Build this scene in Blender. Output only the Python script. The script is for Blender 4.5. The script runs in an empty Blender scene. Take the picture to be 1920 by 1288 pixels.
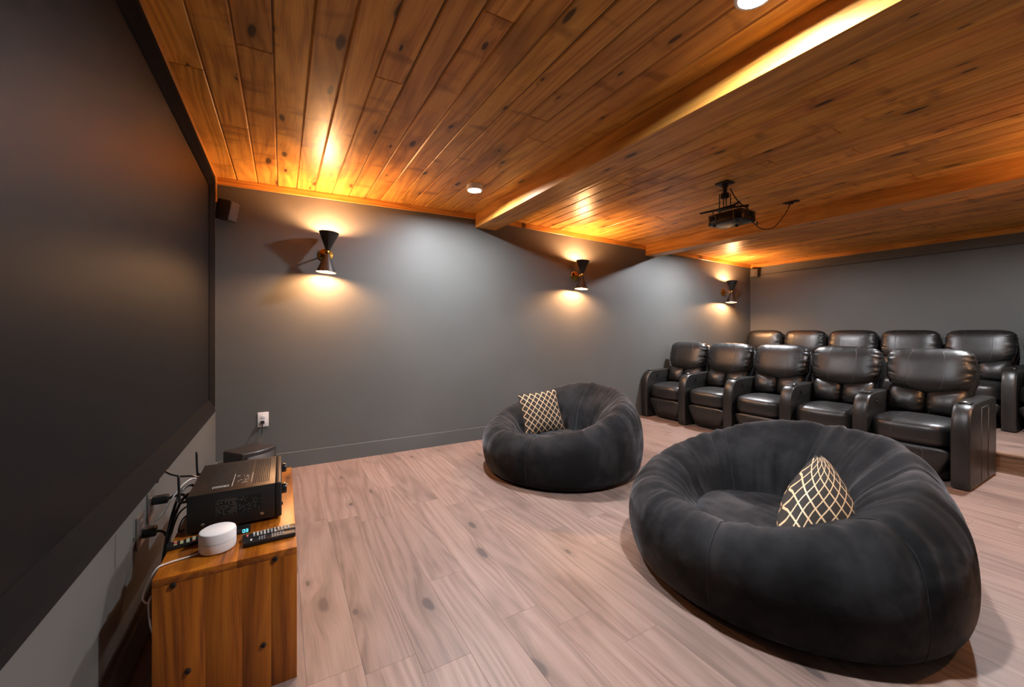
import bpy, bmesh, math, random
from mathutils import Vector, Matrix, noise

random.seed(7)
PI = math.pi
scene = bpy.context.scene
C = scene.collection

# ------------------------------------------------------------------ camera
cam_d = bpy.data.cameras.new('camera')
cam_d.sensor_width = 36.0
cam_d.lens = 747.0 / 1920.0 * 36.0
cam_d.shift_y = -23.0 / 1920.0
cam_d.clip_start = 0.02
cam = bpy.data.objects.new('camera', cam_d)
C.objects.link(cam)
cam.location = (0.467, 0.0, 1.198)
cam.rotation_euler = (PI / 2, 0, -PI / 6)
scene.camera = cam

# ------------------------------------------------------------------ world, exposure, lamp strengths
world = bpy.data.worlds.new('room_world')
world.use_nodes = True
world.node_tree.nodes['Background'].inputs[0].default_value = (0.05, 0.05, 0.05, 1)
world.node_tree.nodes['Background'].inputs[1].default_value = 0.2
scene.world = world
vs = scene.view_settings
vs.view_transform = 'Standard'
vs.look = 'None'
vs.gamma = 1.0
vs.use_curve_mapping = False
vs.exposure = 1.95
scene.cycles.max_bounces = 5
scene.cycles.diffuse_bounces = 4
scene.cycles.glossy_bounces = 2
scene.cycles.caustics_reflective = False
scene.cycles.caustics_refractive = False
scene.cycles.adaptive_threshold = 0.03
RECESSED = 720.0            # emission of a recessed lamp's diffuser
RECESSED_COL = (0.925, 0.95, 1.0, 1)
SCONCE = 800.0              # emission of a sconce bulb
SCONCE_COL = (1.0, 0.50, 0.215, 1)

# ------------------------------------------------------------------ room measures (metres)
D = 4.0          # sconce wall plane y
YN = -0.42       # wall behind the camera
L = 7.65         # rear wall plane x
STEP_X, STEP_Z = 5.74, 0.168
# ceiling sections: x0, z0, x1, z1 (the boards run a little out of level)
SECTIONS = [(0.0, 2.446, 2.31, 2.487), (2.557, 2.480, 4.99, 2.424), (5.195, 2.420, 7.65, 2.372)]
BEAMS = [(2.31, 2.557, 2.335, 2.50), (4.99, 5.195, 2.279, 2.45)]


# ================================================================== helpers
def link(o, parent=None):
    C.objects.link(o)
    if parent is not None:
        o.parent = parent
    return o


def mesh_obj(name, verts, faces, mat=None, parent=None, smooth=False, loc=None):
    me = bpy.data.meshes.new(name)
    me.from_pydata([tuple(v) for v in verts], [], faces)
    me.update()
    if smooth:
        me.polygons.foreach_set('use_smooth', [True] * len(me.polygons))
    o = bpy.data.objects.new(name, me)
    if mat is not None:
        me.materials.append(mat)
    if loc is not None:
        o.location = loc
    return link(o, parent)


def bm_obj(name, bm, mat=None, parent=None, smooth=False, loc=None, angle=None):
    bmesh.ops.recalc_face_normals(bm, faces=bm.faces)
    me = bpy.data.meshes.new(name)
    bm.to_mesh(me)
    bm.free()
    if smooth:
        me.polygons.foreach_set('use_smooth', [True] * len(me.polygons))
    if angle is not None:
        me.set_sharp_from_angle(angle=math.radians(angle))
    o = bpy.data.objects.new(name, me)
    if mat is not None:
        me.materials.append(mat)
    if loc is not None:
        o.location = loc
    return link(o, parent)


def empty(name, loc=(0, 0, 0), rot=(0, 0, 0)):
    o = bpy.data.objects.new(name, None)
    o.empty_display_size = 0.1
    o.location = loc
    o.rotation_euler = rot
    return link(o)


def tag(o, label, cat, group=None, kind=None):
    o['label'] = label
    o['category'] = cat
    if group:
        o['group'] = group
    if kind:
        o['kind'] = kind
    return o


def struct(o, label=None):
    o['kind'] = 'structure'
    if label:
        o['label'] = label
    return o


def add_box(bm, lo, hi, bevel=0.0, seg=2, rot=None, about=None):
    r = bmesh.ops.create_cube(bm, size=1.0)
    vs_ = r['verts']
    lo, hi = Vector(lo), Vector(hi)
    c, s = (lo + hi) / 2, hi - lo
    for v in vs_:
        v.co = Vector((v.co.x * s.x, v.co.y * s.y, v.co.z * s.z)) + c
    if bevel > 0:
        es = list({e for v in vs_ for e in v.link_edges})
        rb = bmesh.ops.bevel(bm, geom=es, offset=bevel, segments=seg, profile=0.5, affect='EDGES')
        vs_ = list({v for f in rb['faces'] for v in f.verts} | {v for v in vs_ if v.is_valid})
    if rot is not None:
        p = Vector(about) if about is not None else c
        for v in vs_:
            v.co = rot @ (v.co - p) + p
    return vs_


def box(name, lo, hi, mat, parent=None, bevel=0.0, seg=2, rot=None, about=None, smooth=None):
    bm = bmesh.new()
    add_box(bm, lo, hi, bevel, seg, rot, about)
    sm = bevel > 0 if smooth is None else smooth
    return bm_obj(name, bm, mat, parent, smooth=sm, angle=40 if sm else None)


def catmull(pts, sub=6, closed=False):
    pts = [Vector(p) for p in pts]
    n = len(pts)
    out = []
    rng = n if closed else n - 1
    for i in range(rng):
        if closed:
            p0, p1, p2, p3 = pts[(i - 1) % n], pts[i], pts[(i + 1) % n], pts[(i + 2) % n]
        else:
            p0, p1, p2, p3 = pts[max(i - 1, 0)], pts[i], pts[i + 1], pts[min(i + 2, n - 1)]
        for k in range(sub):
            t = k / sub
            out.append(0.5 * ((2 * p1) + (p2 - p0) * t + (2 * p0 - 5 * p1 + 4 * p2 - p3) * t * t
                              + (3 * p1 - p0 - 3 * p2 + p3) * t ** 3))
    if not closed:
        out.append(pts[-1])
    return out


def tube_geo(pts, rad, seg=6, closed=False):
    verts, faces = [], []
    n = len(pts)
    prev = None
    for i, p in enumerate(pts):
        a = pts[(i - 1) % n] if (closed or i > 0) else pts[i]
        b = pts[(i + 1) % n] if (closed or i < n - 1) else pts[i]
        t = (b - a)
        t = t.normalized() if t.length > 1e-9 else Vector((0, 0, 1))
        if prev is None:
            ref = Vector((0, 0, 1)) if abs(t.z) < 0.9 else Vector((1, 0, 0))
            nrm = t.cross(ref).normalized()
        else:
            nrm = (prev - t * prev.dot(t))
            nrm = nrm.normalized() if nrm.length > 1e-6 else t.orthogonal().normalized()
        prev = nrm
        bn = t.cross(nrm)
        r = rad(i / max(n - 1, 1)) if callable(rad) else rad
        for k in range(seg):
            an = 2 * PI * k / seg
            verts.append(p + nrm * (math.cos(an) * r) + bn * (math.sin(an) * r))
    rng = n if closed else n - 1
    for i in range(rng):
        j = (i + 1) % n
        for k in range(seg):
            k2 = (k + 1) % seg
            faces.append((i * seg + k, i * seg + k2, j * seg + k2, j * seg + k))
    if not closed:
        faces.append(tuple(range(seg - 1, -1, -1)))
        faces.append(tuple((n - 1) * seg + k for k in range(seg)))
    return verts, faces


def tube(name, pts, rad, mat, parent=None, seg=6, sub=6, closed=False, smooth_path=True):
    pts = catmull(pts, sub, closed) if smooth_path else [Vector(p) for p in pts]
    v, f = tube_geo(pts, rad, seg, closed)
    return mesh_obj(name, v, f, mat, parent, smooth=True)


class Geo:
    """collects several shapes into one mesh (one part)"""
    def __init__(self):
        self.v, self.f = [], []

    def add(self, v, f):
        b = len(self.v)
        self.v += [tuple(p) for p in v]
        self.f += [tuple(i + b for i in q) for q in f]

    def box(self, lo, hi):
        x0, y0, z0 = lo
        x1, y1, z1 = hi
        self.add([(x0, y0, z0), (x1, y0, z0), (x1, y1, z0), (x0, y1, z0), (x0, y0, z1), (x1, y0, z1), (x1, y1, z1), (x0, y1, z1)],
                 [(0, 3, 2, 1), (4, 5, 6, 7), (0, 1, 5, 4), (1, 2, 6, 5), (2, 3, 7, 6), (3, 0, 4, 7)])

    def tube(self, pts, r, seg=6, sub=4, smooth_path=True):
        pts = catmull(pts, sub) if smooth_path else [Vector(p) for p in pts]
        self.add(*tube_geo(pts, r, seg))

    def build(self, name, mat, parent=None, smooth=False):
        return mesh_obj(name, self.v, self.f, mat, parent, smooth)


def lathe_geo(profile, seg=24, axis=Vector((0, 0, 1)), origin=Vector((0, 0, 0))):
    """profile: list of (r, h) along axis"""
    axis = Vector(axis).normalized()
    u = axis.orthogonal().normalized()
    w = axis.cross(u)
    origin = Vector(origin)
    verts, faces = [], []
    rings = []
    for r, h in profile:
        if r < 1e-7:
            rings.append([len(verts)])
            verts.append(origin + axis * h)
        else:
            ring = []
            for k in range(seg):
                a = 2 * PI * k / seg
                ring.append(len(verts))
                verts.append(origin + axis * h + (u * math.cos(a) + w * math.sin(a)) * r)
            rings.append(ring)
    for A, B in zip(rings[:-1], rings[1:]):
        for k in range(seg):
            k2 = (k + 1) % seg
            if len(A) == 1 and len(B) == 1:
                continue
            if len(A) == 1:
                faces.append((A[0], B[k2], B[k]))
            elif len(B) == 1:
                faces.append((A[k], A[k2], B[0]))
            else:
                faces.append((A[k], A[k2], B[k2], B[k]))
    return verts, faces


def lathe(name, profile, mat, parent=None, seg=24, axis=(0, 0, 1), origin=(0, 0, 0), angle=35):
    v, f = lathe_geo(profile, seg, axis, origin)
    o = mesh_obj(name, v, f, mat, parent, smooth=True)
    bm = bmesh.new()
    bm.from_mesh(o.data)
    bmesh.ops.recalc_face_normals(bm, faces=bm.faces)
    bm.to_mesh(o.data)
    bm.free()
    o.data.set_sharp_from_angle(angle=math.radians(angle))
    return o


def cube_grid(n):
    """points of a subdivided cube surface, welded"""
    idx, verts, faces = {}, [], []

    def vid(p):
        k = tuple(round(q, 6) for q in p)
        if k not in idx:
            idx[k] = len(verts)
            verts.append(p)
        return idx[k]
    g = [-1 + 2 * i / n for i in range(n + 1)]
    # denser towards the edges
    g = [math.copysign(1 - (1 - abs(t)) ** 1.25, t) for t in g]
    for ax in range(3):
        for s in (-1.0, 1.0):
            for i in range(n):
                for j in range(n):
                    q = []
                    for (a, b) in ((i, j), (i + 1, j), (i + 1, j + 1), (i, j + 1)):
                        p = [0, 0, 0]
                        p[ax] = s
                        p[(ax + 1) % 3] = g[a]
                        p[(ax + 2) % 3] = g[b]
                        q.append(vid(tuple(p)))
                    faces.append(tuple(q if s > 0 else q[::-1]))
    return verts, faces


_GRID = {}


def cushion(name, fn, mat, parent=None, n=14, loc=None):
    if n not in _GRID:
        _GRID[n] = cube_grid(n)
    v, f = _GRID[n]
    return mesh_obj(name, [fn(Vector(p)) for p in v], f, mat, parent, smooth=True, loc=loc)


def se(c, ax, n1, n2):
    """super-ellipsoid point for a cube point: outline exponent n1 in the plane across axis ax, n2 with it"""
    o = [i for i in range(3) if i != ax]
    r = (abs(c[o[0]]) ** n1 + abs(c[o[1]]) ** n1) ** (1 / n1)
    k = (r ** n2 + abs(c[ax]) ** n2) ** (1 / n2)
    return c / max(k, 1e-9)


def sstep(a, b, x):
    t = min(max((x - a) / (b - a), 0.0), 1.0)
    return t * t * (3 - 2 * t)


def copy_tree(o, parent=None):
    c = o.copy()
    C.objects.link(c)
    if parent is not None:
        c.parent = parent
    for ch in list(o.children):
        copy_tree(ch, c)
    return c


# ================================================================== materials
class NT:
    def __init__(self, name):
        self.mat = bpy.data.materials.new(name)
        self.mat.use_nodes = True
        self.t = self.mat.node_tree
        self.bsdf = self.t.nodes['Principled BSDF']

    def n(self, typ, props=None, **ins):
        nd = self.t.nodes.new(typ)
        for k, v in (props or {}).items():
            setattr(nd, k, v)
        for k, v in ins.items():
            key = int(k[1:]) if k[0] == 'i' and k[1:].isdigit() else k.replace('_', ' ')
            self.set(nd, key, v)
        return nd

    def set(self, nd, key, v):
        s = nd.inputs[key]
        if isinstance(v, bpy.types.NodeSocket):
            self.t.links.new(v, s)
        elif isinstance(v, bpy.types.Node):
            self.t.links.new(v.outputs[0], s)
        else:
            s.default_value = v

    def math(self, op, a, b=0.0, clamp=False):
        nd = self.t.nodes.new('ShaderNodeMath')
        nd.operation = op
        nd.use_clamp = clamp
        self.set(nd, 0, a)
        self.set(nd, 1, b)
        return nd.outputs[0]

    def vmath(self, op, a, b):
        nd = self.t.nodes.new('ShaderNodeVectorMath')
        nd.operation = op
        self.set(nd, 0, a)
        if op == 'SCALE':
            self.set(nd, 3, b)
        else:
            self.set(nd, 1, b)
        return nd.outputs[0]

    def mix(self, fac, a, b, blend='MIX'):
        nd = self.t.nodes.new('ShaderNodeMix')
        nd.data_type = 'RGBA'
        nd.blend_type = blend
        self.set(nd, 0, fac)
        self.set(nd, 6, a)
        self.set(nd, 7, b)
        return nd.outputs[2]

    def maprange(self, x, a, b, c=0.0, d=1.0):
        nd = self.t.nodes.new('ShaderNodeMapRange')
        nd.interpolation_type = 'SMOOTHSTEP'
        for i, q in enumerate((x, a, b, c, d)):
            self.set(nd, i, q)
        return nd.outputs[0]

    def noise(self, vec, scale=1.0, detail=3.0, rough=0.5):
        nd = self.n('ShaderNodeTexNoise', Vector=vec, Scale=scale, Detail=detail, Roughness=rough)
        return nd.outputs[0]

    def bump(self, h, strength=0.2, dist=0.01):
        nd = self.n('ShaderNodeBump', Strength=strength, Distance=dist, Height=h)
        self.set(self.bsdf, 'Normal', nd.outputs[0])

    def out(self, **kw):
        for k, v in kw.items():
            self.set(self.bsdf, k.replace('_', ' '), v)
        return self.mat


def rgb(r, g, b):
    return (r, g, b, 1)


def plain(name, col, rough=0.5, metal=0.0, spec=0.5, bump=None):
    m = NT(name)
    m.out(Base_Color=rgb(*col), Roughness=rough, Metallic=metal)
    m.set(m.bsdf, 'Specular IOR Level', spec)
    if bump:
        tc = m.n('ShaderNodeTexCoord')
        m.bump(m.noise(tc.outputs['Object'], bump[0], 3.0), bump[1], bump[2])
    return m.mat


def emit(name, col, strength):
    m = NT(name)
    m.out(Base_Color=rgb(0, 0, 0), Emission_Color=col, Emission_Strength=strength)
    return m.mat


def wood(name, dark, mid, light, knot, rough=0.4, axis='Y', knots=1.0, blotch=0.5, ring=26.0, fine=1.0, var=0.35, bump=0.1,
         knot_size=1.0, spec=0.5, rand_hue=0.0, cross=0.0, kx=6.0, ky=2.1):
    m = NT(name)
    tc = m.n('ShaderNodeTexCoord')
    oi = m.n('ShaderNodeObjectInfo')
    rot = {'Y': (0, 0, 0), 'X': (0, 0, PI / 2), 'Z': (PI / 2, 0, 0)}[axis]
    mp = m.n('ShaderNodeMapping', Vector=tc.outputs['Object'], Rotation=rot)
    off = m.n('ShaderNodeCombineXYZ', X=m.math('MULTIPLY', oi.outputs['Random'], 37.3),
              Y=m.math('MULTIPLY', oi.outputs['Random'], 91.7), Z=m.math('MULTIPLY', oi.outputs['Random'], 53.1))
    p = m.vmath('ADD', mp.outputs[0], off.outputs[0])
    sep = m.n('ShaderNodeSeparateXYZ', Vector=p)
    # knots
    kv = m.n('ShaderNodeCombineXYZ', X=m.math('MULTIPLY', sep.outputs[0], kx), Y=m.math('MULTIPLY', sep.outputs[1], ky),
             Z=m.math('MULTIPLY', sep.outputs[2], 1.0))
    wob = m.n('ShaderNodeTexNoise', Vector=kv.outputs[0], Scale=3.0, Detail=2.0)
    kv2 = m.vmath('ADD', kv.outputs[0], m.vmath('SCALE', wob.outputs['Color'], 0.14))
    vo = m.n('ShaderNodeTexVoronoi', {'voronoi_dimensions': '2D'}, Vector=kv2, Scale=1.0)
    dist = vo.outputs['Distance']
    rsel = m.n('ShaderNodeSeparateColor', Color=vo.outputs['Color'])
    ksz = m.math('MULTIPLY', m.math('ADD', rsel.outputs[1], 0.35), 0.085 * knot_size)
    has = m.math('GREATER_THAN', rsel.outputs[0], 1.0 - 0.55 * knots)
    core = m.math('MULTIPLY', m.math('SUBTRACT', 1.0, m.maprange(m.math('DIVIDE', dist, ksz), 0.65, 1.35)), has)
    halo = m.math('MULTIPLY', m.math('SUBTRACT', 1.0, m.maprange(m.math('DIVIDE', dist, ksz), 0.8, 4.6)), has)
    # grain coordinate, pushed aside by the knots
    w1 = m.noise(m.vmath('MULTIPLY', p, (2.6, 0.55, 2.6)), 1.0, 2.0)
    x2 = m.math('ADD', sep.outputs[0], m.math('MULTIPLY', m.math('SUBTRACT', w1, 0.5), 0.17))
    x2 = m.math('ADD', x2, m.math('MULTIPLY', halo, 0.022))
    gv = m.n('ShaderNodeCombineXYZ', X=x2, Y=sep.outputs[1], Z=sep.outputs[2])
    fig = m.noise(m.vmath('MULTIPLY', gv.outputs[0], (5.5, 0.42, 5.5)), 1.0, 1.0, 0.4)
    rings = m.math('ADD', 0.5, m.math('MULTIPLY', m.math('SINE', m.math('MULTIPLY', fig, ring * 6.2832)), 0.5))
    streak = m.noise(m.vmath('MULTIPLY', gv.outputs[0], (75.0, 1.6, 75.0)), 1.0, 3.0, 0.62)
    pores = m.noise(m.vmath('MULTIPLY', gv.outputs[0], (260.0, 9.0, 260.0)), 1.0, 0.0, 0.5)
    g = m.math('ADD', m.math('MULTIPLY', rings, 0.26), m.math('MULTIPLY', streak, 0.72))
    g = m.math('ADD', g, m.math('MULTIPLY', m.math('SUBTRACT', pores, 0.5), 0.25 * fine))
    cr = m.n('ShaderNodeValToRGB', Fac=g)
    e = cr.color_ramp.elements
    e[0].position, e[0].color = 0.18, rgb(*dark)
    e[1].position, e[1].color = 0.80, rgb(*light)
    e2 = e.new(0.48)
    e2.color = rgb(*mid)
    col = cr.outputs[0]
    # stain blotches with shapes of their own
    bl = m.noise(m.vmath('MULTIPLY', p, (4.2, 1.7, 4.2)), 1.0, 3.0, 0.6)
    blf = m.math('MULTIPLY', m.maprange(bl, 0.50, 0.76), blotch)
    col = m.mix(blf, col, rgb(dark[0] * 0.55, dark[1] * 0.5, dark[2] * 0.5))
    if cross:
        cb = m.noise(m.vmath('MULTIPLY', p, (3.0, 8.5, 3.0)), 1.0, 2.0, 0.5)
        col = m.mix(m.math('MULTIPLY', m.maprange(cb, 0.57, 0.74), cross), col, rgb(dark[0] * 0.6, dark[1] * 0.52, dark[2] * 0.5))
    col = m.mix(m.math('MULTIPLY', halo, 0.42), col, rgb(*[q * 0.7 for q in dark]))
    col = m.mix(m.math('MULTIPLY', core, 0.86), col, rgb(*knot))
    val = m.math('ADD', 1.0 - var / 2, m.math('MULTIPLY', m.math('FRACT', m.math('MULTIPLY', oi.outputs['Random'], 17.31)), var))
    hs = m.n('ShaderNodeHueSaturation', Color=col, Value=val)
    if rand_hue:
        m.set(hs, 'Hue', m.math('ADD', 0.5 - rand_hue / 2, m.math('MULTIPLY', oi.outputs['Random'], rand_hue)))
    rg = m.math('ADD', rough - 0.05, m.math('MULTIPLY', streak, 0.12))
    m.out(Base_Color=hs.outputs[0], Roughness=rg)
    m.set(m.bsdf, 'Specular IOR Level', spec)
    if bump:
        m.bump(w1, bump, 0.010)
    return m.mat


# warm knotty pine of the ceiling, lacquered
PINE = dict(dark=(0.36, 0.142, 0.025), mid=(0.61, 0.278, 0.054), light=(0.75, 0.385, 0.088), knot=(0.022, 0.008, 0.003))
M_pine = wood('pine_board', rough=0.36, axis='Y', knots=0.9, blotch=0.6, ring=9, var=0.46, bump=0.10, spec=0.32, cross=0.6, rand_hue=0.012, **PINE)
M_pine_y = wood('pine_beam', rough=0.34, axis='Y', knots=0.6, blotch=0.45, ring=8, var=0.1, bump=0.1, **PINE)
M_pine_x = wood('pine_trim', rough=0.36, axis='X', knots=0.6, blotch=0.3, ring=8, var=0.1, bump=0.08, **PINE)
M_floor = wood('laminate_plank', dark=(0.155, 0.105, 0.087), mid=(0.242, 0.166, 0.137), light=(0.30, 0.213, 0.180), knot=(0.065, 0.048, 0.044),
               rough=0.46, axis='Y', knots=0.75, blotch=0.55, ring=11, var=0.24, bump=0.0, knot_size=0.8, spec=0.4, kx=4.0, ky=1.6)
M_step = wood('step_board', dark=(0.12, 0.07, 0.04), mid=(0.19, 0.115, 0.07), light=(0.26, 0.16, 0.10), knot=(0.06, 0.04, 0.03),
              rough=0.45, axis='Y', knots=0.2, blotch=0.2, ring=10, var=0.1, bump=0.05)
TEAK = dict(dark=(0.13, 0.030, 0.003), mid=(0.36, 0.098, 0.005), light=(0.49, 0.160, 0.011), knot=(0.05, 0.015, 0.004))
M_teak_z = wood('oiled_wood_upright', rough=0.36, axis='Z', knots=0.12, blotch=0.5, ring=8, var=0.16, bump=0.06, **TEAK)
M_teak_y = wood('oiled_wood_top', rough=0.33, axis='Y', knots=0.1, blotch=0.2, ring=8, var=0.12, bump=0.06, **TEAK)


def wall_mat(name, col):
    m = NT(name)
    tc = m.n('ShaderNodeTexCoord')
    n1 = m.noise(tc.outputs['Object'], 1.4, 3.0)
    n2 = m.noise(tc.outputs['Object'], 260.0, 2.0)
    c = m.mix(m.maprange(n1, 0.3, 0.7), rgb(*[q * 0.95 for q in col]), rgb(*[q * 1.05 for q in col]))
    m.out(Base_Color=c, Roughness=0.52)
    m.set(m.bsdf, 'Specular IOR Level', 0.35)
    m.bump(n2, 0.05, 0.002)
    return m.mat


M_wall = wall_mat('charcoal_paint', (0.112, 0.114, 0.109))
M_base = wall_mat('charcoal_trim_paint', (0.112, 0.115, 0.112))
M_groove = plain('groove_shadow_wood', (0.03, 0.011, 0.004), 0.7)
M_sub = plain('subfloor', (0.10, 0.07, 0.05), 0.8)

m = NT('dark_screen_fabric')
tc = m.n('ShaderNodeTexCoord')
m.out(Base_Color=rgb(0.008, 0.0078, 0.0085), Roughness=0.46)
m.set(m.bsdf, 'Specular IOR Level', 0.11)
m.bump(m.noise(tc.outputs['Object'], 400.0, 2.0), 0.03, 0.001)
M_screen = m.mat
m = NT('black_velvet_frame')
tc = m.n('ShaderNodeTexCoord')
m.out(Base_Color=rgb(0.0045, 0.004, 0.0042), Roughness=0.9)
m.set(m.bsdf, 'Sheen Weight', 0.02)
m.set(m.bsdf, 'Specular IOR Level', 0.12)
m.bump(m.noise(tc.outputs['Object'], 900.0, 2.0), 0.2, 0.001)
M_velvet_frame = m.mat

m = NT('black_leather')
tc = m.n('ShaderNodeTexCoord')
oi = m.n('ShaderNodeObjectInfo')
pv = m.vmath('ADD', tc.outputs['Object'], m.vmath('SCALE', oi.outputs['Location'], 3.7))
cel = m.n('ShaderNodeTexVoronoi', Vector=pv, Scale=230.0)
cr_ = m.noise(pv, 9.0, 3.0)
m.out(Base_Color=m.mix(cr_, rgb(0.0065, 0.0062, 0.006), rgb(0.011, 0.0103, 0.0098)),
      Roughness=m.math('ADD', 0.33, m.math('MULTIPLY', cr_, 0.12)))
m.set(m.bsdf, 'Specular IOR Level', 0.68)
hh = m.math('ADD', m.math('MULTIPLY', cel.outputs['Distance'], 0.12), m.math('MULTIPLY', m.noise(pv, 22.0, 2.0), 0.9))
m.bump(hh, 0.22, 0.006)
M_leather = m.mat
M_stitch = plain('dark_stitching', (0.055, 0.050, 0.046), 0.5)
M_leather_pipe = plain('leather_piping', (0.03, 0.026, 0.023), 0.35)

m = NT('charcoal_velvet')
tc = m.n('ShaderNodeTexCoord')
oi = m.n('ShaderNodeObjectInfo')
pv = m.vmath('ADD', tc.outputs['Object'], m.vmath('SCALE', oi.outputs['Location'], 2.3))
nap = m.noise(pv, 3.2, 4.0, 0.55)
nap2 = m.noise(pv, 13.0, 3.0, 0.6)
na = m.math('ADD', m.math('MULTIPLY', nap, 0.7), m.math('MULTIPLY', nap2, 0.3))
c = m.mix(m.maprange(na, 0.38, 0.66), rgb(0.0072, 0.0072, 0.008), rgb(0.0205, 0.0205, 0.022))
m.out(Base_Color=c, Roughness=0.86)
m.set(m.bsdf, 'Specular IOR Level', 0.18)
m.set(m.bsdf, 'Sheen Weight', m.maprange(na, 0.38, 0.64, 0.04, 0.30))
m.set(m.bsdf, 'Sheen Roughness', 0.42)
m.set(m.bsdf, 'Sheen Tint', rgb(0.78, 0.78, 0.84))
m.bump(m.math('ADD', m.noise(pv, 14.0, 3.0), m.math('MULTIPLY', m.noise(pv, 700.0, 1.0), 0.08)), 0.25, 0.012)
M_velvet = m.mat
M_velvet_seam = plain('velvet_seam', (0.018, 0.018, 0.020), 0.85)


def lattice_mat(name, nper):
    m = NT(name)
    uv = m.n('ShaderNodeUVMap')
    sp = m.n('ShaderNodeSeparateXYZ', Vector=uv.outputs[0])
    a = m.math('MULTIPLY', m.math('ADD', sp.outputs[0], m.math('MULTIPLY', sp.outputs[1], 0.86)), nper)
    b = m.math('MULTIPLY', m.math('SUBTRACT', sp.outputs[0], m.math('MULTIPLY', sp.outputs[1], 0.86)), nper)
    la = m.math('ABSOLUTE', m.math('SUBTRACT', m.math('FRACT', a), 0.5))
    lb = m.math('ABSOLUTE', m.math('SUBTRACT', m.math('FRACT', m.math('ADD', b, 20.0)), 0.5))
    d = m.math('MINIMUM', la, lb)
    line = m.math('SUBTRACT', 1.0, m.maprange(d, 0.052, 0.090))
    tc_ = m.n('ShaderNodeTexCoord')
    nz = m.noise(tc_.outputs['Object'], 320.0, 2.0)
    gold = m.mix(nz, rgb(0.52, 0.30, 0.14), rgb(0.86, 0.64, 0.40))
    blk = m.mix(nz, rgb(0.018, 0.013, 0.010), rgb(0.035, 0.027, 0.022))
    m.out(Base_Color=m.mix(line, blk, gold), Roughness=m.mix(line, rgb(.85, .85, .85), rgb(.42, .42, .42)))
    m.bump(m.math('ADD', line, m.math('MULTIPLY', nz, 0.5)), 0.35, 0.002)
    return m.mat


M_lattice = lattice_mat('gold_lattice_fabric', 6.5)

M_black = plain('black_plastic', (0.012, 0.012, 0.012), 0.42)
M_black_matte = plain('black_matte_metal', (0.014, 0.012, 0.011), 0.55, spec=0.4)
M_black_gloss = plain('black_gloss', (0.006, 0.006, 0.006), 0.22)
M_receiver = plain('black_anodised_case', (0.013, 0.0115, 0.011), 0.40, spec=0.5)
M_slot = plain('vent_opening', (0.0015, 0.0015, 0.0015), 0.9)
M_slot_edge = plain('vent_edge_metal', (0.26, 0.22, 0.17), 0.35, 0.7)
M_print = plain('white_print', (0.62, 0.60, 0.57), 0.6)
M_brass = plain('brushed_brass', (0.62, 0.34, 0.065), 0.22, 1.0)
M_shade = plain('black_lamp_shade', (0.016, 0.013, 0.011), 0.40, spec=0.5)
M_shade_in = plain('shade_inside', (0.10, 0.075, 0.05), 0.5)
M_white = plain('white_plastic', (0.80, 0.79, 0.79), 0.42)
M_white_cable = plain('white_cable', (0.74, 0.72, 0.70), 0.5)
M_grey_ring = plain('grey_ring', (0.30, 0.32, 0.36), 0.4)
M_steel = plain('dark_steel', (0.16, 0.15, 0.14), 0.32, 0.9)
M_plate = plain('brushed_plate', (0.38, 0.36, 0.34), 0.34, 0.9)
M_chrome = plain('polished_steel', (0.72, 0.70, 0.68), 0.18, 1.0)
M_bolt = plain('bronze_bolt', (0.045, 0.030, 0.024), 0.42, 0.6)
M_cable = plain('black_cable', (0.010, 0.010, 0.010), 0.45)
M_brown_cable = plain('brown_cable', (0.05, 0.012, 0.010), 0.45)
M_spk = plain('speaker_cabinet', (0.030, 0.019, 0.015), 0.48)
M_grille = plain('speaker_grille', (0.085, 0.078, 0.074), 0.75, bump=(700.0, 0.5, 0.001))
M_sub_top = plain('subwoofer_shell', (0.022, 0.021, 0.020), 0.46)
M_cyan = emit('cyan_display', (0.10, 0.65, 0.85, 1), 0.9)
M_key_w = plain('white_key', (0.62, 0.62, 0.58), 0.5)
M_key_g = plain('pale_green_key', (0.55, 0.62, 0.34), 0.5)
M_key_r = plain('red_key', (0.65, 0.12, 0.12), 0.5)
M_key_d = plain('grey_key', (0.32, 0.32, 0.32), 0.5)
M_diff = emit('lamp_diffuser', RECESSED_COL, RECESSED)
M_bulb = emit('warm_bulb', SCONCE_COL, SCONCE)


# ================================================================== structure
def slab(name, lo, hi, mat, parent=None):
    return struct(box(name, lo, hi, mat, parent))


ZT = 2.56
wall_screen = slab('wall_screen_side', (-0.12, YN - 0.12, -0.1), (0.0, D, ZT), M_wall)
wall_sconce = slab('wall_sconce_side', (-0.12, D, -0.1), (L + 0.12, D + 0.12, ZT), M_wall)
wall_rear = slab('wall_rear', (L, YN - 0.12, -0.1), (L + 0.12, D, ZT), M_wall)
wall_cam = slab('wall_camera_side', (0.0, YN - 0.12, -0.1), (L, YN, ZT), M_wall)
wall_screen['label'] = 'charcoal wall carrying the big dark screen'
wall_sconce['label'] = 'long charcoal wall with three sconces'
wall_rear['label'] = 'charcoal rear wall behind the upper recliner row'
wall_cam['label'] = 'charcoal wall on the side of the viewer'


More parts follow.
